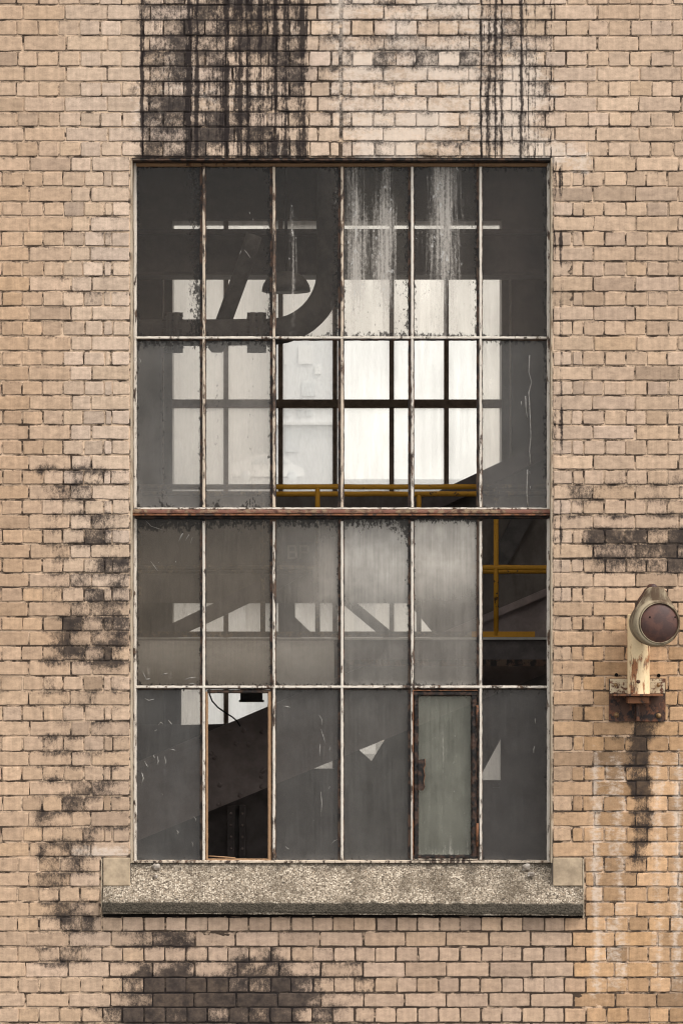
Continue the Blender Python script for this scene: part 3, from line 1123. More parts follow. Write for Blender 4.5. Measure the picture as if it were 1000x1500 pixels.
        f = lambda u, v: .66 - .05 * v
        w = lambda u, v: .10 + .12 * top(u, v, 1, .2)
        tone = (122, 118, 112)
    elif key == (4, 5):
        f = lambda u, v: .90 - .04 * v
        w = lambda u, v: .20 + .22 * sstep(.88, 1, v) + .16 * np.exp(-((u - .45 - .1 * v) / .09) ** 2)
        g = lambda u, v: edge(u, v) * .6
        tone = (140, 138, 125)
    elif key == (4, 6):
        f = lambda u, v: .58 + .0 * v
        w = lambda u, v: .07 + .12 * top(u, v, 1, .1)
        g = lambda u, v: np.maximum(edge(u, v), top(u, v, .38, .2))
        tone = (108, 104, 100)
    return f, g, w, tone


def make_pane(name, x0, x1, y0, y1, d, key, parent, nx=10, nz=22):
    f, g, w, tone = pane_fn(*key)
    us, vs_ = np.linspace(0, 1, nx + 1), np.linspace(0, 1, nz + 1)
    verts, U, Vv = [], [], []
    a, b = P(x0, y0, d), P(x1, y1, d)
    tl = random.uniform(-.0015, .0015)
    for v in vs_:
        for u in us:
            verts.append((a.x + (b.x - a.x) * u, d + tl * (u - .5), a.z + (b.z - a.z) * v))
            U.append(u)
            Vv.append(v)
    faces, mi = [], []
    for j in range(nz):
        for i in range(nx):
            q = j * (nx + 1) + i
            faces.append((q, q + nx + 1, q + nx + 2, q + 1))
            mi.append(0)
    n0 = len(verts)
    cs = [0, nx, (nz + 1) * (nx + 1) - 1, nz * (nx + 1)]
    for q in cs:
        verts.append((verts[q][0], verts[q][1] + .004, verts[q][2]))
        U.append(U[q])
        Vv.append(Vv[q])
    faces.append((n0, n0 + 1, n0 + 2, n0 + 3))
    mi.append(1)
    o_ = mesh_obj(name, verts, faces, None, parent, mats=[M['glass'], M['glass_back']], mat_idx=mi)
    U, Vv = np.array(U), np.array(Vv)
    extra = .13 * (1 - sstep(0, .3, Vv)) + .30 * sstep(.95, 1, Vv) + .10 * np.maximum(sstep(.88, 1, U), 1 - sstep(0, .12, U)) if key[0] != 1 else 0 * U
    dirt = np.stack([np.clip(f(U, Vv) + extra, 0, 1.55), np.clip(g(U, Vv), 0, 1), np.clip(w(U, Vv), 0, 1), 0 * U + 1], 1)
    A = o_.data.attributes.new('dirt', 'FLOAT_COLOR', 'POINT')
    A.data.foreach_set('color', dirt.astype(np.float32).ravel())
    t = (*TONE(*tone), 1)
    B = o_.data.attributes.new('tone', 'FLOAT_COLOR', 'POINT')
    B.data.foreach_set('color', np.array([t] * len(U), np.float32).ravel())
    return o_


XS = [EDGE_L + 2] + BARX + [EDGE_R - 2]
MISSING = {(2, 3), (2, 4), (2, 5), (3, 6), (4, 2), (4, 5)}
for r in range(1, 5):
    y0, y1 = ROWY[r - 1] + 1, ROWY[r] - 1
    if r == 3:
        y0 += 8
    for c in range(1, 7):
        if (r, c) in MISSING:
            continue
        make_pane("pane", XS[c - 1], XS[c], y0, y1, .107, (r, c), win)

# white paint dribbles on the right pane of the second row
for pts, wd in (([(775, 520), (774, 545), (778, 560), (774, 575), (776, 610), (777, 640), (775, 660), (776.5, 681)], 1.1),
                ([(772, 688), (771.5, 700), (771, 722), (772.5, 741)], 1.2), ([(769, 580), (770, 600), (772, 612)], .9),
                ([(763, 588), (763, 594)], .7), ([(775, 690), (775.5, 694)], .8), ([(776, 712), (776, 716)], .6)):
    tube("paint_dribble", [P(x, y, .1065) for x, y in pts], [wd * S * random.uniform(.6, 1.2) for _ in pts], M['paint_white'], win, 8)

# pale scratches and smears on the panes, plus a painted pair of light slits
SMEARS_GLINTS = [((213, 762), (222, 771), (238, 776), .5), ((262, 793), (266, 784), (268, 781), 1.4), ((272, 792), (275, 786), (277, 783), .9), ((279, 796), (281, 790), (282, 787), .7),
          ((221, 822), (226, 829), (231, 836), .6), ((209, 983), (212, 990), (214, 995), .9), ((213, 995), (216, 995), (220, 994), 1.1), ((236, 990), (241, 987), (246, 986), 1.0),
          ((270, 996), (278, 993), (287, 992), 1.1), ((276, 1002), (282, 1001), (287, 1003), .9),
          ((212, 1023), (218, 1026), (226, 1024), 1.0), ((232, 1062), (236, 1058), (239, 1061), 1.3), ((247, 1055), (250, 1059), (252, 1061), 1.2), ((230, 1069), (228, 1070), (226, 1071), .8),
          ((231, 1108), (232, 1115), (230, 1121), 1.1), ((241, 1108), (243, 1116), (241, 1122), 1.1), ((212, 1115), (215, 1121), (217, 1124), .9), ((208, 1132), (210, 1140), (207, 1150), 1.6),
          ((225, 1106), (226, 1109), (227, 1111), 1.0), ((236, 1162), (238, 1164), (239, 1166), .7), ((259, 1216), (261, 1219), (260, 1222), 1.6), ((284, 1196), (287, 1200), (286, 1204), .8),
          ((281, 1233), (283, 1237), (282, 1240), .7), ((249, 1098), (253, 1098), (257, 1099), .7),
          ((413, 1034), (419, 1035), (425, 1036), 1.0), ((467, 1047), (471, 1054), (471, 1062), .8), ((470, 1068), (473, 1078), (477, 1091), .6), ((469, 1090), (468, 1100), (468, 1108), .7),
          ((470, 1160), (471, 1176), (470, 1196), .9), ((418, 1240), (421, 1243), (424, 1244), 1.0), ((484, 1238), (489, 1232), (495, 1229), .5),
          ((783, 1052), (783, 1056), (784, 1060), .6), ((782, 1093), (781, 1098), (781, 1103), .9), ((350, 374), (352, 370), (353, 367), .7), ((358, 366), (363, 372), (367, 378), .8),  # the pair beside the strut draws slits of light
          ((205, 525), (206, 529), (205, 533), .9), ((343, 745), (350, 744), (360, 746), 1.6), ((365, 310), (366, 312), (366, 314), .9), ((370, 320), (371, 322), (371, 324), .8)]
for (p0, p1, p2, wd) in SMEARS_GLINTS:
    sm = tube("scratch_and_glint", [P(*p0, .1067), P(*p1, .1067), P(*p2, .1067)], [wd * S * .25, wd * S * .85, wd * S * .35], M['paint_white'], win, 6)
    for v in sm.data.vertices:
        v.co.y = .1066 + (v.co.y - .1067) * .2

# opened-up casement with no glass (row 4, column 2): thin tan frame left behind
bare = link(bpy.data.objects.new("bare_casement", None), win)
strip("stile", 'z', ZF(1259), ZF(1013), XF(303.0), 3.6 * S, .088, .115, M['tan_wood'], bare, 60, .001)
strip("stile", 'z', ZF(1259), ZF(1013), XF(395.0), 5.4 * S, .088, .115, M['tan_wood'], bare, 60, .001)
strip("rail", 'x', XF(303), XF(397), ZF(1013), 5.0 * S, .090, .115, M['steel_brown'], bare, 20, .001)
strip("rail", 'x', XF(303), XF(397), ZF(1259.5), 3.4 * S, .088, .115, M['tan_wood'], bare, 20, .001)

# rusted casement (row 4, column 5)
cas = link(bpy.data.objects.new("casement", None), win)
strip("stile", 'z', ZF(1258), ZF(1013), XF(609.0), 7.0 * S, .080, .112, M['steel_black'], cas, 80, .0022)
strip("stile", 'z', ZF(1258), ZF(1013), XF(693.5), 8.5 * S, .080, .112, M['steel_black'], cas, 80, .0022)
strip("rail", 'x', XF(605), XF(698), ZF(1015.5), 7.5 * S, .080, .112, M['steel_black'], cas, 30, .0016)
strip("rail", 'x', XF(605), XF(698), ZF(1254.5), 5.0 * S, .080, .112, M['steel_black'], cas, 30, .0022)
strip("rust_edge", 'z', ZF(1259), ZF(1012), XF(604.6), 1.6 * S, .077, .10, M['orange_rust'], cas, 60, .0009)
strip("rust_edge", 'x', XF(604), XF(699), ZF(1011.3), 1.3 * S, .077, .10, M['orange_rust'], cas, 30, .0007)
strip("rust_edge", 'x', XF(604), XF(699), ZF(1258.3), 1.6 * S, .077, .10, M['cream_old'], cas, 30, .0009)
make_pane("pane", 610, 692, 1017, 1254, .107, (4, 5), cas)
for y0, y1 in ((1033, 1064), (1206, 1240)):
    bm = bmesh.new()
    a, b = P(696.8, y1, .07), P(700.6, y0, .07)
    tube_bm(bm, [((a.x + b.x) / 2, .078, a.z), ((a.x + b.x) / 2, .078, (a.z * .52 + b.z * .48)), ((a.x + b.x) / 2, .078, (a.z * .48 + b.z * .52)), ((a.x + b.x) / 2, .078, b.z)],
            [.0065, .0060, .0066, .0062], 10)
    bm_obj("hinge", bm, M['orange_rust'], cas, True)
bm = bmesh.new()
oc = [(612, 1113), (622, 1112), (622.5, 1121), (620, 1126), (622, 1136), (620, 1146), (622, 1153), (618, 1158), (612, 1157)]
lv = [bm.verts.new(P(x, y, .074)) for x, y in oc]
fc = bm.faces.new(lv)
ext = bmesh.ops.extrude_face_region(bm, geom=[fc])
for v in [e for e in ext['geom'] if isinstance(e, bmesh.types.BMVert)]:
    v.co.y += .012
latch = bm_obj("latch_plate", bm, M['steel_black'], cas)
tube("latch_rim", [P(x, y, .0735) for x, y in oc[1:-1]], .0022, M['orange_rust'], cas, 6)

# stick lying in the empty casement
o = tube("stick", [P(306, 1254, .10), P(325, 1255.2, .10), P(345, 1256.8, .10)], [.003, .0035, .0028], M['tan_wood'], None, 8)
tag(o, "thin pale stick lying at the bottom of the empty lower casement", "stick")

# ------------------------------------------------------------------ wall lamp on a pipe bracket
lamp = thing("wall_lamp", "rusty round floodlight on a cream pipe bracket bolted to the bricks", "lamp")
pbox("base_plate", 891.5, 974, 994, 1057, -.013, -.002, M['rust_dark'], lamp, .0015)
pbox("upper_plate", 892.5, 973, 994.5, 1015.5, -.0165, -.0131, M['plate_cream'], lamp, .001)
a, b = P(897, 1019.5, -.13), P(969.5, 1017.4, -.13)
box_obj("shelf_plate", (a.x, -.165, a.z), (b.x, -.0172, b.z + .003), M['orange_rust'], lamp, .0015)
pc = P(934.5, 1000, -.085)
PR = 16.3 * pk(-.085)
def at_pipe(py): return (pc.x, -.085, P(0, py, -.085).z)
pb = bmesh.new()
tube_bm(pb, [at_pipe(1017), at_pipe(1016.0), at_pipe(985), at_pipe(960), at_pipe(930), at_pipe(901), at_pipe(899.5)], [PR * 1.02, PR, PR, PR, PR, PR, PR * .93], 36)
bm_obj("pipe", pb, M['lamp_cream'], lamp, True)
pbox("pipe_stub", 918.5, 950, 1020.6, 1030.5, -.125, -.05, M['orange_rust'], lamp, .004)
pbox("rib", 931.5, 936, 1031, 1056, -.07, -.0135, M['rust_dark'], lamp, .001)
for hx, hy in ((901.3, 1003), (964, 1003.5), (902.3, 1047.5), (964, 1048.3)):
    c = P(hx, hy, -.02)
    lathe("bolt", [(0, -.012), (.007, -.011), (.0095, -.006), (.0098, .004), (.0135, .0045), (.0135, .0078)], (c.x, -.0205 if hy < 1020 else -.0205, c.z), M['brass'], lamp, 12)
c = P(934.3, 998.5, -.145)
lathe("pipe_bolt", [(0, -.004), (.008, -.003), (.0105, .004), (.0105, .012)], (c.x, -.085 - PR - .002, c.z), M['rust_dark'], lamp, 12)
# head: drum with a rolled rim, seen from the front
hd = link(bpy.data.objects.new("lamp_head", None), lamp)
hf = -.42
HC = P(957.8, 912.5, hf)
k = pk(hf)
R_ = 35.0 * k
lathe("drum", [(0.0, .245), (R_ * .55, .245), (R_ * .80, .215), (R_ * .93, .15), (R_ * .99, .075), (R_ * 1.0, .040), (R_ * .985, .020), (R_ * .94, .004), (R_ * .87, .0), (R_ * .835, .006)],
      HC, M['lamp_grey'], hd, 64)
lathe("lens_cover", [(0.0, -.024), (R_ * .25, -.022), (R_ * .5, -.015), (R_ * .72, -.003), (R_ * .80, .005), (R_ * .835, .0075), (R_ * .835, .02)],
      (HC.x + 1.6 * k, HC.y, HC.z - .4 * k), M['lens'], hd, 56)
lathe("rim_ring", [(R_ * .815, .004), (R_ * .825, -.004), (R_ * .85, -.005), (R_ * .865, .002), (R_ * .86, .01)], (HC.x + 1.4 * k, HC.y, HC.z), M['lamp_grey'], hd, 56)
for bx_, by_ in ((944, 904), (982, 904)):
    c = P(bx_, by_, hf - .01)
    lathe("cover_screw", [(0, -.003), (.0035, -.0025), (.0045, .002)], (c.x, hf - .016, c.z), M['black'], hd, 10)
# tapering neck that carries the head (teardrop top)
nb = bmesh.new()
prof_n = [(0, 53, 8), (.08, 50.5, 12.5), (.2, 46, 15.5), (.4, 39, 19), (.55, 32, 23.5), (.7, 25, 28), (.85, 18, 31.5), (1, 8, 34)]
rings = []
for (_, up, hw) in prof_n:
    ring = []
    for q in range(24):
        an = 2 * math.pi * q / 24
        ring.append(nb.verts.new((HC.x + .5 * k + hw * k * math.cos(an), HC.y + .062 + .055 * math.sin(an) * (.6 + .4 * hw / 30), HC.z + up * k)))
    rings.append(ring)
for r1, r2 in zip(rings[:-1], rings[1:]):
    for q in range(24):
        nb.faces.new((r1[q], r1[(q + 1) % 24], r2[(q + 1) % 24], r2[q]))
nb.faces.new(rings[0])
nb.faces.new(rings[-1])
bm_obj("neck", nb, M['lamp_grey'], hd, True)
# hinged rear housing, dark and rusty, behind the neck on the left
plate("hinge_plate", [(947, 862), (957, 859), (962, 862), (955, 880), (940, 893), (929, 903), (931, 890), (936, 878), (942, 870)], -.30, .05, M['rust_dark'], hd)
plate("hinge_lug", [(971, 864), (976, 865), (975, 872), (972, 876)], -.30, .03, M['rust_dark'], hd)
c0 = P(954, 861, -.33)
lathe("hinge_pin", [(0, -.02), (.016, -.018), (.020, -.006), (.020, .05), (0, .055)], c0, M['lens'], hd, 16)
# arm from the pipe to the back of the head
tube("arm", [(pc.x, -.085, HC.z + .015), (pc.x + .02, -.12, HC.z + .008), (HC.x - .01, -.175, HC.z), (HC.x, -.19, HC.z)], [.030, .032, .035, .036], M['lamp_cream'], hd, 16)

th_ = math.radians(9)
pv_ = Vector((HC.x, hf + .13, 0))
hd.rotation_euler = (0, 0, th_)
hd.location = (pv_.x - (pv_.x * math.cos(th_) - pv_.y * math.sin(th_)), pv_.y - (pv_.x * math.sin(th_) + pv_.y * math.cos(th_)), 0)

# ------------------------------------------------------------------ inside the hall
FAR = 4.25
HX0, HX1 = -7.5, 7.5
HZ0, HZ1 = Z(1760), Z(-280)


def structure(o_, kind="structure"):
    o_["kind"] = kind
    return o_


structure(box_obj("hall_floor", (HX0, WT + .002, HZ0 - .2), (HX1, FAR + .3, HZ0), M['inner']))
cb = bmesh.new()
SK0, SK1 = 1.2, 1.75           # roof opening and glazing added out of view to brighten the hall
add_box(cb, (HX0, WT + .002, HZ1), (HX1, SK0, HZ1 + .2))
add_box(cb, (HX0, SK1, HZ1), (HX1, FAR + .3, HZ1 + .2))
structure(bm_obj("hall_ceiling", cb, M['inner']))
structure(box_obj("added_roof_glazing", (HX0, SK0 - .05, HZ1 + .205), (HX1, SK1 + .05, HZ1 + .21), M['far_glass']))
structure(box_obj("hall_wall_left", (HX0 - .2, .02, HZ0 - .2), (HX0, FAR + .3, HZ1 + .2), M['inner']))
structure(box_obj("hall_wall_right", (HX1, .02, HZ0 - .2), (HX1 + .2, FAR + .3, HZ1 + .2), M['inner']))
# front wall beyond the modelled brickwork, with unseen openings added to light the hall
fw = bmesh.new()
if X(XMIN) > HX0:
    for sgn in (-1, 1):
        e0, e1, e2, e3 = abs(X(XMIN)) + .001, 4.6, 6.6, HX1
        for (u0, u1, z0, z1) in ((e0, e1, HZ0, HZ1), (e2, e3, HZ0, HZ1), (e1, e2, Z(OPEN_T), HZ1), (e1, e2, HZ0, Z(OPEN_B))):
            lo_, hi_ = sorted((sgn * u0, sgn * u1))
            add_box(fw, (lo_, .016, z0), (hi_, WT, z1))
structure(bm_obj("hall_wall_front", fw, M['inner']))
# far wall with two stacked openings
fl_, fr_ = P(252, 0, FAR).x, P(735, 0, FAR).x
zt, zm0, zm1, zb = (P(0, q, FAR).z for q in (321.5, 724.5, 883, 1146))
fb = bmesh.new()
add_box(fb, (HX0, FAR, HZ0), (fl_, FAR + .3, HZ1))
add_box(fb, (fr_, FAR, HZ0), (HX1, FAR + .3, HZ1))
add_box(fb, (fl_, FAR, zt), (fr_, FAR + .3, HZ1))
add_box(fb, (fl_, FAR, zm1), (fr_, FAR + .3, zm0))
add_box(fb, (fl_, FAR, HZ0), (fr_, FAR + .3, zb))
structure(bm_obj("hall_wall_far", fb, M['inner']))

FARX = [252, 331, 411, 490.5, 573.5, 653.5, 735]
for nm, lab, t0, t1, bars in (("far_window", "bright frosted upper window on the far side of the hall", 321.5, 724.5, [591]),
                              ("far_window", "bright lower window strip on the far side below the catwalk", 883, 1146, [993])):
    fwn = thing(nm, lab, "window", "windows on the far side of the hall")
    fd = FAR + .06
    for q in FARX[1:-1]:
        pbox("mullion", q - 3.4, q + 3.4, t0, t1, fd - .02, fd + .03, M['far_bar'], fwn, .002)
    for q in bars:
        pbox("cross_bar", FARX[0], FARX[-1], q - 6, q + 6, fd - .03, fd + .04, M['far_bar'], fwn, .002)
    ys = [t0] + bars + [t1]
    for r in range(len(ys) - 1):
        for c in range(6):
            pbox("pane", FARX[c] + 3.2 * (c > 0), FARX[c + 1] - 3.2 * (c < 5), ys[r] + 5.5 * (r > 0), ys[r + 1] - 5.5 * (r < len(ys) - 2), fd + .008, fd + .0085, M['far_glass'], fwn)
for q, lab in ((239.5, "thin pale conduit left of the far window"), (747, "thin pale conduit right of the far window")):
    o = tube("conduit", [P(q, 400, FAR - .05), P(q, 720, FAR - .05)], .006, M['duct'], None, 8)
    tag(o, lab, "conduit")

# upper girder across the hall, with flanges
ug = thing("roof_girder", "dark horizontal roof girder across the top of the far window", "girder")
pbox("web", -300, 1300, 342, 398, 3.2, 3.22, M['girder'], ug)
pbox("flange", -300, 1300, 398, 402.5, 3.08, 3.34, M['girder'], ug)
pbox("flange", -300, 1300, 335.3, 342, 3.08, 3.34, M['girder'], ug)

# pipe with a bend, strut and flanged joints
pd = 2.0
kp = pk(pd)
pp = thing("bent_pipe", "dark flanged pipe bending up in front of the far window", "pipe")
cpts = [(120, 487), (250, 487.5), (330, 487), (395, 486)]
for q in range(1, 13):
    an = math.radians(90 * q / 12)
    cpts.append((395 + 88 * math.sin(an), 486 - 88 * (1 - math.cos(an))))
cpts += [(483, 330), (483, 120)]
tube("pipe_run", [P(x, y, pd) for x, y in cpts], 19.5 * kp, M['pipe_black'], pp, 20)
for q in (254, 376):
    for dx in (-5.5, 5.5):
        tube("flange", [P(q + dx - 4, 487.3, pd), P(q + dx + 4, 487.3, pd)], 30 * kp, M['pipe_black'], pp, 20)
    for an in range(0, 360, 45):
        yy = pd + math.cos(math.radians(an)) * 26 * kp
        zz = P(0, 487.3, pd).z + math.sin(math.radians(an)) * 26 * kp
        xa, xb = P(q - 14, 0, pd).x, P(q + 14, 0, pd).x
        tube("flange_bolt", [(xa, yy, zz), (xb, yy, zz)], 3.6 * kp, M['pipe_black'], pp, 8)
tube("drain_boss", [P(318, 500, pd), P(318, 510, pd), P(318, 516, pd)], [14 * kp, 13 * kp, 8 * kp], M['pipe_black'], pp, 16)
o = tube("pipe_strut", [P(325, 478, pd + .05), P(364, 372, pd + .05), P(372, 345, pd + .05)], 12 * kp, M['pipe_black'], None, 16)
tag(o, "slanting dark strut rising from the bent pipe to the roof girder", "strut")

# pendant lamp
pl = thing("pendant_lamp", "dark dome pendant lamp hanging above the bent pipe", "lamp")
ld = 2.6
kl = pk(ld)
lc = P(419, 427, ld)
vs_, fs = [], []
for i in range(9):
    an = math.radians(90 * i / 8)
    for q in range(32):
        b = 2 * math.pi * q / 32
        rr = 35 * kl * math.cos(an) + .6 * kl
        vs_.append((lc.x + rr * math.cos(b), lc.y + rr * math.sin(b), lc.z + 30 * kl * math.sin(an)))
for i in range(8):
    for q in range(32):
        fs.append((i * 32 + q, i * 32 + (q + 1) % 32, (i + 1) * 32 + (q + 1) % 32, (i + 1) * 32 + q))
fs.append(tuple(range(31, -1, -1)))
mesh_obj("lamp_shade", vs_, fs, M['pipe_black'], pl, True)
tube("stem", [(lc.x, lc.y, lc.z + 29 * kl), (lc.x, lc.y, HZ1)], 2.2 * kl, M['pipe_black'], pl, 8)

# catwalk: two edge beams, deck, yellow rails on both sides
d1, d2 = 1.95, 2.83
cw = thing("catwalk", "rusty steel catwalk crossing the hall behind the window", "catwalk")
pbox("edge_beam", -250, 1250, 937, 966, d1, d1 + .012, M['girder'], cw)
pbox("top_flange", -250, 1250, 933.6, 937, d1 - .03, d1 + .06, M['duct'], cw)
pbox("bottom_flange", -250, 1250, 966, 976, d1 - .05, d1 + .07, M['steel_brown'], cw)
a, b = P(-250, 934.5, d1), P(1250, 934.5, d1)
box_obj("deck", (a.x, d1 + .061, a.z - .03), (b.x, d2 + .1, a.z - .008), M['girder'], cw)
for nm, lab, dd, posts in (("guard_rail", "chipped yellow guard rail along the near side of the catwalk", d1 + .02, (-57, 204, 465, 726, 987)),
                           ("guard_rail", "yellow guard rail along the far side of the catwalk", d2, (157, 385, 613, 841))):
    gr = thing(nm, lab, "railing", "yellow rails along the catwalk")
    kk = pk(dd)
    zr = [P(0, 713, d1 + .02).z, P(0, 831.5, d1 + .02).z]
    xa, xb = P(-250, 0, dd).x, P(1250, 0, dd).x
    near = dd < 2.2
    xs_ = P(690, 0, dd).x
    for n_, zq in enumerate(zr):
        xl_, xr_ = P(402, 0, dd).x, P(698, 0, dd).x
        runs = [(xa, xl_ - .001, M['yellow_shaded']), (xl_, xr_, M['yellow']), (xr_ + .001, xb, M['yellow_shaded'])] if n_ == 0 else [(xa, xs_ - .001, M['yellow_shaded']), (xs_, xb, M['yellow'])]
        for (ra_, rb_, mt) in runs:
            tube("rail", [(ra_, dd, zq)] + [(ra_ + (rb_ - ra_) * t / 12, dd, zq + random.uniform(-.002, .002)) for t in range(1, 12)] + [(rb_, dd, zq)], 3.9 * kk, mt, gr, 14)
    for q in posts:
        zmid = P(0, 760, dd).z
        zlow = P(0, 931, d1).z
        tube("post", [(P(q, 0, dd).x, dd, zr[0]), (P(q, 0, dd).x, dd, zmid)], 3.7 * kk, M['yellow'] if 400 < q < 700 else M['yellow_shaded'], gr, 14)
        tube("post", [(P(q, 0, dd).x, dd, zmid), (P(q, 0, dd).x, dd, zlow)], 3.7 * kk, M['yellow'] if q == 726 else M['yellow_shaded'], gr, 14)
    if near:
        pbox("toe_angle", -250, 690, 925, 933.2, dd - .01, dd - .004, M['yellow_shaded'], gr)
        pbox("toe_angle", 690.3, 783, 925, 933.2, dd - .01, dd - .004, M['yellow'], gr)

# big pale pipe slung below the catwalk on the left
o = tube("large_pipe", [P(-200, 974, 1.55), P(200, 974, 1.55), P(489, 974, 1.55)], 36 * pk(1.55), M['duct'], None, 32)
tag(o, "large pale horizontal pipe below the catwalk behind the left panes", "pipe")

# spandrel panel behind the catwalk and its stencilled sign
sp = plate("spandrel_panel", [(-200, 726.5), (612, 726.5), (604, 883), (-200, 883)], 3.45, .03, M['girder_grey'])
tag(sp, "grey brown panel behind the catwalk below the upper far window", "panel")
for q, lab in ((556, "left"), (570, "right")):
    pass
sg = thing("stencil_sign", "dark sign board with pale letters B P behind the grimy third row panes", "sign")
pbox("sign_board", 414, 464, 794, 822, 3.40, 3.42, M['pipe_black'], sg)
STROKES = {"B": [(0, 0, 0, 10), (0, 0, 5, 0), (0, 5, 5.4, 5), (0, 10, 5, 10), (6, .8, 6, 4.2), (6.4, 5.8, 6.4, 9.2)],
           "P": [(0, 0, 0, 10), (0, 0, 5.4, 0), (0, 5.2, 5.4, 5.2), (6.4, .8, 6.4, 4.4)]}
for ch, q in (("B", 422.5), ("P", 440)):
    lb = bmesh.new()
    for n_, (u0, v0, u1, v1) in enumerate(STROKES[ch]):
        u0, u1, v0, v1 = [t * 1.75 for t in (u0, u1, v0, v1)]
        a, b = P(q + u0 - 1.5, 800 + v1 + 1.5, 3.39), P(q + u1 + 1.5, 800 + v0 - 1.5, 3.39)
        add_box(lb, (a.x, 3.39 - .0007 * n_, a.z), (b.x, 3.399, b.z))
    bm_obj("letter", lb, M['dull_letter'], sg)


# great riveted girders
def rivets(parent, pts, d, r=.011):
    bm_ = bmesh.new()
    for (x, y) in pts:
        c_ = P(x, y, d)
        g_ = bmesh.ops.create_icosphere(bm_, subdivisions=1, radius=r)
        for v in g_['verts']:
            v.co = Vector((c_.x + v.co.x, c_.y + v.co.y * .55, c_.z + v.co.z))
    o_ = bm_obj("rivet_heads", bm_, M['girder_brown'], parent, True)
    o_["kind"] = "stuff"


dA = 3.0
gA = thing("riveted_girder", "dark riveted plate girder slanting up to the right behind the lower panes", "girder")
up = lambda x: 1076 - .425 * (x - 303)
dn = lambda x: 1190 - .41 * (x - 303)
plate("web", [(-150, up(-150)), (820, up(820)), (820, dn(820)), (-150, dn(-150))], dA, .03, M['girder_brown'], gA)
plate("top_angle", [(-150, up(-150) - 3), (820, up(820) - 3), (820, up(820) + 8), (-150, up(-150) + 8)], dA - .07, .068, M['girder_brown'], gA)
rv = [(322, 1150), (352, 1165), (384, 1130), (383, 1137), (383, 1152), (321, 1178), (337, 1067), (357, 1070), (384, 1072), (346, 1089), (364, 1091), (310, 1104), (315, 1110), (386, 1128)]
rivets(gA, rv, dA, .017)
gB = thing("gusset_girder", "grey slanting plate girder behind the catwalk on the right", "girder")
plate("web", [(604, 742), (732, 681), (860, 621), (860, 842), (640, 934), (606, 893)], 3.25, .03, M['girder_grey'], gB)
plate("flange", [(598, 740), (866, 614), (866, 640), (604, 763)], 3.10, .14, M['girder'], gB)
plate("flange", [(640, 932), (866, 838), (866, 850), (640, 946)], 3.10, .14, M['girder'], gB)
plate("stiffener", [(713, 830), (749, 758), (790, 740), (738, 838)], 3.18, .05, M['pipe_black'], gB)
o = plate("diagonal_brace", [(150, 972), (232, 923), (300, 890), (410, 835), (520, 775), (520, 800), (410, 862), (300, 915), (270, 928), (150, 1000)], 2.98, .05, M['girder'])
tag(o, "dark slanting brace crossing the lower left far window strip", "brace")
o = plate("diagonal_brace", [(455, 846), (478, 846), (603, 950), (580, 950)], 3.75, .05, M['girder'])
tag(o, "dark brace sloping down right across the far window strip", "brace")
o = plate("knee_brace", [(410, 880), (432, 880), (432, 904), (455, 926), (440, 934), (410, 934)], 3.8, .04, M['girder'])
tag(o, "small dark knee bracket in the far window strip under the sign", "brace")
# lower web plate with cut-outs, and the column behind the empty casement
lw = plate("lower_web_plate", [(-150, 1062), (266, 1062), (397, 1059), (400, 962), (860, 962), (860, 1500), (-150, 1500)], 3.7, .04, M['girder'],
           holes=([(458, 1126), (490, 1108), (490, 1126)], [(524, 1097), (566, 1079), (544, 1115)], [(700, 1143), (733, 1082), (733, 1143)], [(721, 1151), (731, 1151), (731, 1153.5), (721, 1153.5)]))
tag(lw, "dark steel web plate with triangular cut-outs behind the bottom panes", "plate")
cl = thing("riveted_column", "dark riveted column standing behind the empty lower casement", "column")
pbox("angle", 333, 344, 1180, 1500, 3.5, 3.6, M['girder'], cl, .003)
pbox("angle", 350, 360, 1180, 1500, 3.5, 3.6, M['girder'], cl, .003)
pbox("core", 344, 350, 1180, 1500, 3.54, 3.6, M['pipe_black'], cl)
rivets(cl, [(q, y) for q in (338, 355) for y in range(1192, 1270, 17)], 3.5, .010)
o = tube("hanging_cable", [P(x, y, 2.9) for x, y in ((306, 1000), (307, 1017), (311, 1027), (319, 1036), (330, 1044), (340, 1050), (347, 1056), (352, 1064))], 1.1 * pk(2.9), M['rubber'], None, 8)
tag(o, "thin black cable curving down across the empty lower casement", "cable")
fx = thing("junction_box", "small dark steel junction box under the catwalk above the slanting girder", "box")
pbox("box_body", 352, 384, 1000, 1026, 2.6, 2.75, M['pipe_black'], fx, .004)
pbox("box_lip", 350, 386, 1026, 1028.5, 2.58, 2.77, M['steel_brown'], fx)
for q in (252, 258):
    pass
o = pbox("far_post", 240, 265, 1000, 1070, 3.9, 4.0, M['girder'], None, .003)
tag(o, "short dark post at the left edge of the lower far window", "post")

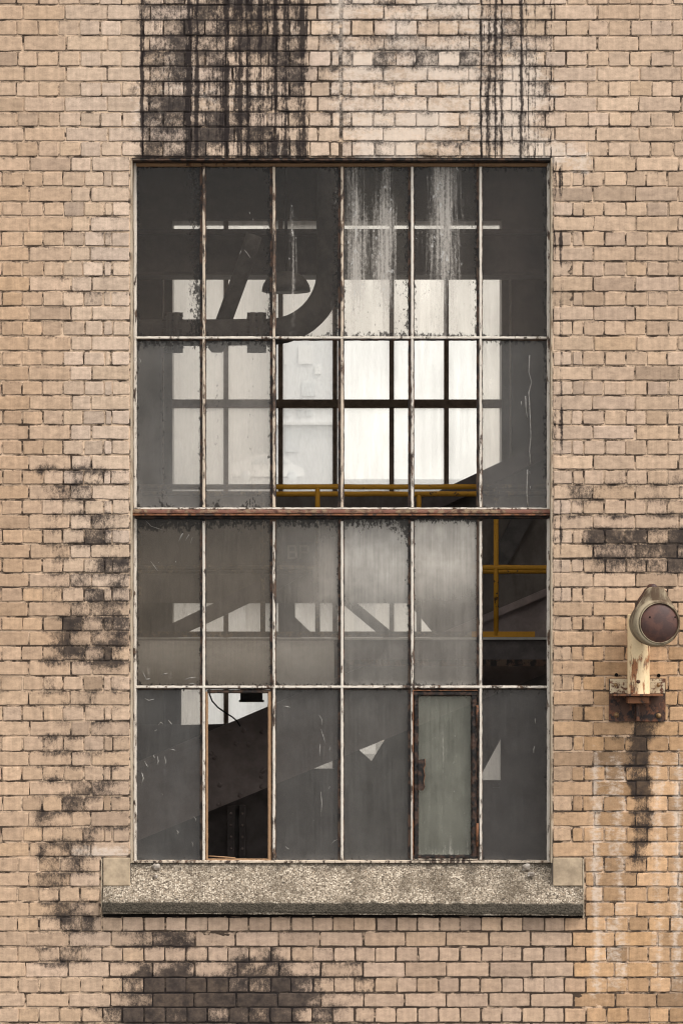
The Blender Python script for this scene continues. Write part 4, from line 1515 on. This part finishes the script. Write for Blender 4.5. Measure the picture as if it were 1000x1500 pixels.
# ------------------------------------------------------------------ beyond the building
structure(box_obj("ground", (-1500, -1500, -7.2), (1500, 1500, -7.0), M['asphalt']))
Bd = 190.0
bd = thing("distant_building", "pale grey building seen faintly through the far window", "building")
pbox("wall", 396, 500, 330, 1200, Bd, Bd + 12, M['pale_wall'], bd)
pbox("white_wing", 150, 395.9, 345, 1200, Bd + 1, Bd + 12, M['white_panel'], bd)
pbox("parapet", 394, 503, 322, 330, Bd - .6, Bd + 12.5, M['white_panel'], bd)
for (x0, x1, y0, y1) in ((437, 458, 508, 533), (461, 470, 536, 548), (416, 420, 526, 534)):
    pbox("window", x0, x1, y0, y1, Bd - .12, Bd + .02, M['white_panel'], bd)
for (x0, x1, y0, y1) in ((436, 444, 600, 610), (448, 456, 600, 610), (416, 424, 600, 610), (418, 438, 628, 662), (442, 462, 560, 580)):
    pbox("window", x0, x1, y0, y1, Bd - .10, Bd + .02, M['blue_glass'], bd)
pbox("string_course", 396, 500, 618, 622, Bd - .4, Bd + .02, M['white_panel'], bd)
wh = thing("added_warehouse", "low beige warehouse added beyond the hall to brighten the triangular cut-outs at lower right", "building")  # beige backdrop added so the cut-outs look bright
pbox("wall", 505, 1000, 965, 1140, 186.0, 205.0, M['beige_wall'], wh)
pbox("roof", 500, 1005, 955, 965, 185.0, 206.0, M['pale_wall'], wh)
Rd = 165.0
structure(pbox("elevated_road", -200, 1200, 702, 716, Rd - 4, Rd + 4, M['pale_wall']))
for q in (100, 330, 520, 800):
    o = pbox("road_pier", q, q + 30, 716, 1130, Rd - 2, Rd + 2, M['pale_wall'])
    tag(o, {100: "leftmost", 330: "second", 520: "third", 800: "rightmost"}[q] + " pale concrete pier carrying the elevated road beyond the hall", "pier", "piers of the elevated road")
car = thing("parked_car", "white car on the elevated road beyond the far window", "car")
kr = pk(Rd - 3)
def carplate(nm, pts, th, mat, off=0.0): return plate(nm, pts, Rd - 3 + off, th, mat, car)
carplate("body", [(340, 698), (340, 680), (352, 676), (372, 666), (404, 665), (417, 668), (428, 679), (441, 684), (446, 690), (446, 698)], 1.7, M['car_white'])
carplate("window", [(378, 669.5), (392, 668.5), (392, 679), (368, 679)], .02, M['blue_glass'], -.03)
carplate("window", [(396, 668.5), (412, 670), (422, 679), (396, 679)], .02, M['blue_glass'], -.03)
for q in (360, 428):
    c = P(q, 696.5, Rd - 3)
    lathe("wheel", [(0, 0), (5.0 * kr, 0), (7.5 * kr, .03), (7.8 * kr, .2), (0, .22)], (c.x, c.y - .05, c.z), M['blue_glass'], car, 20)
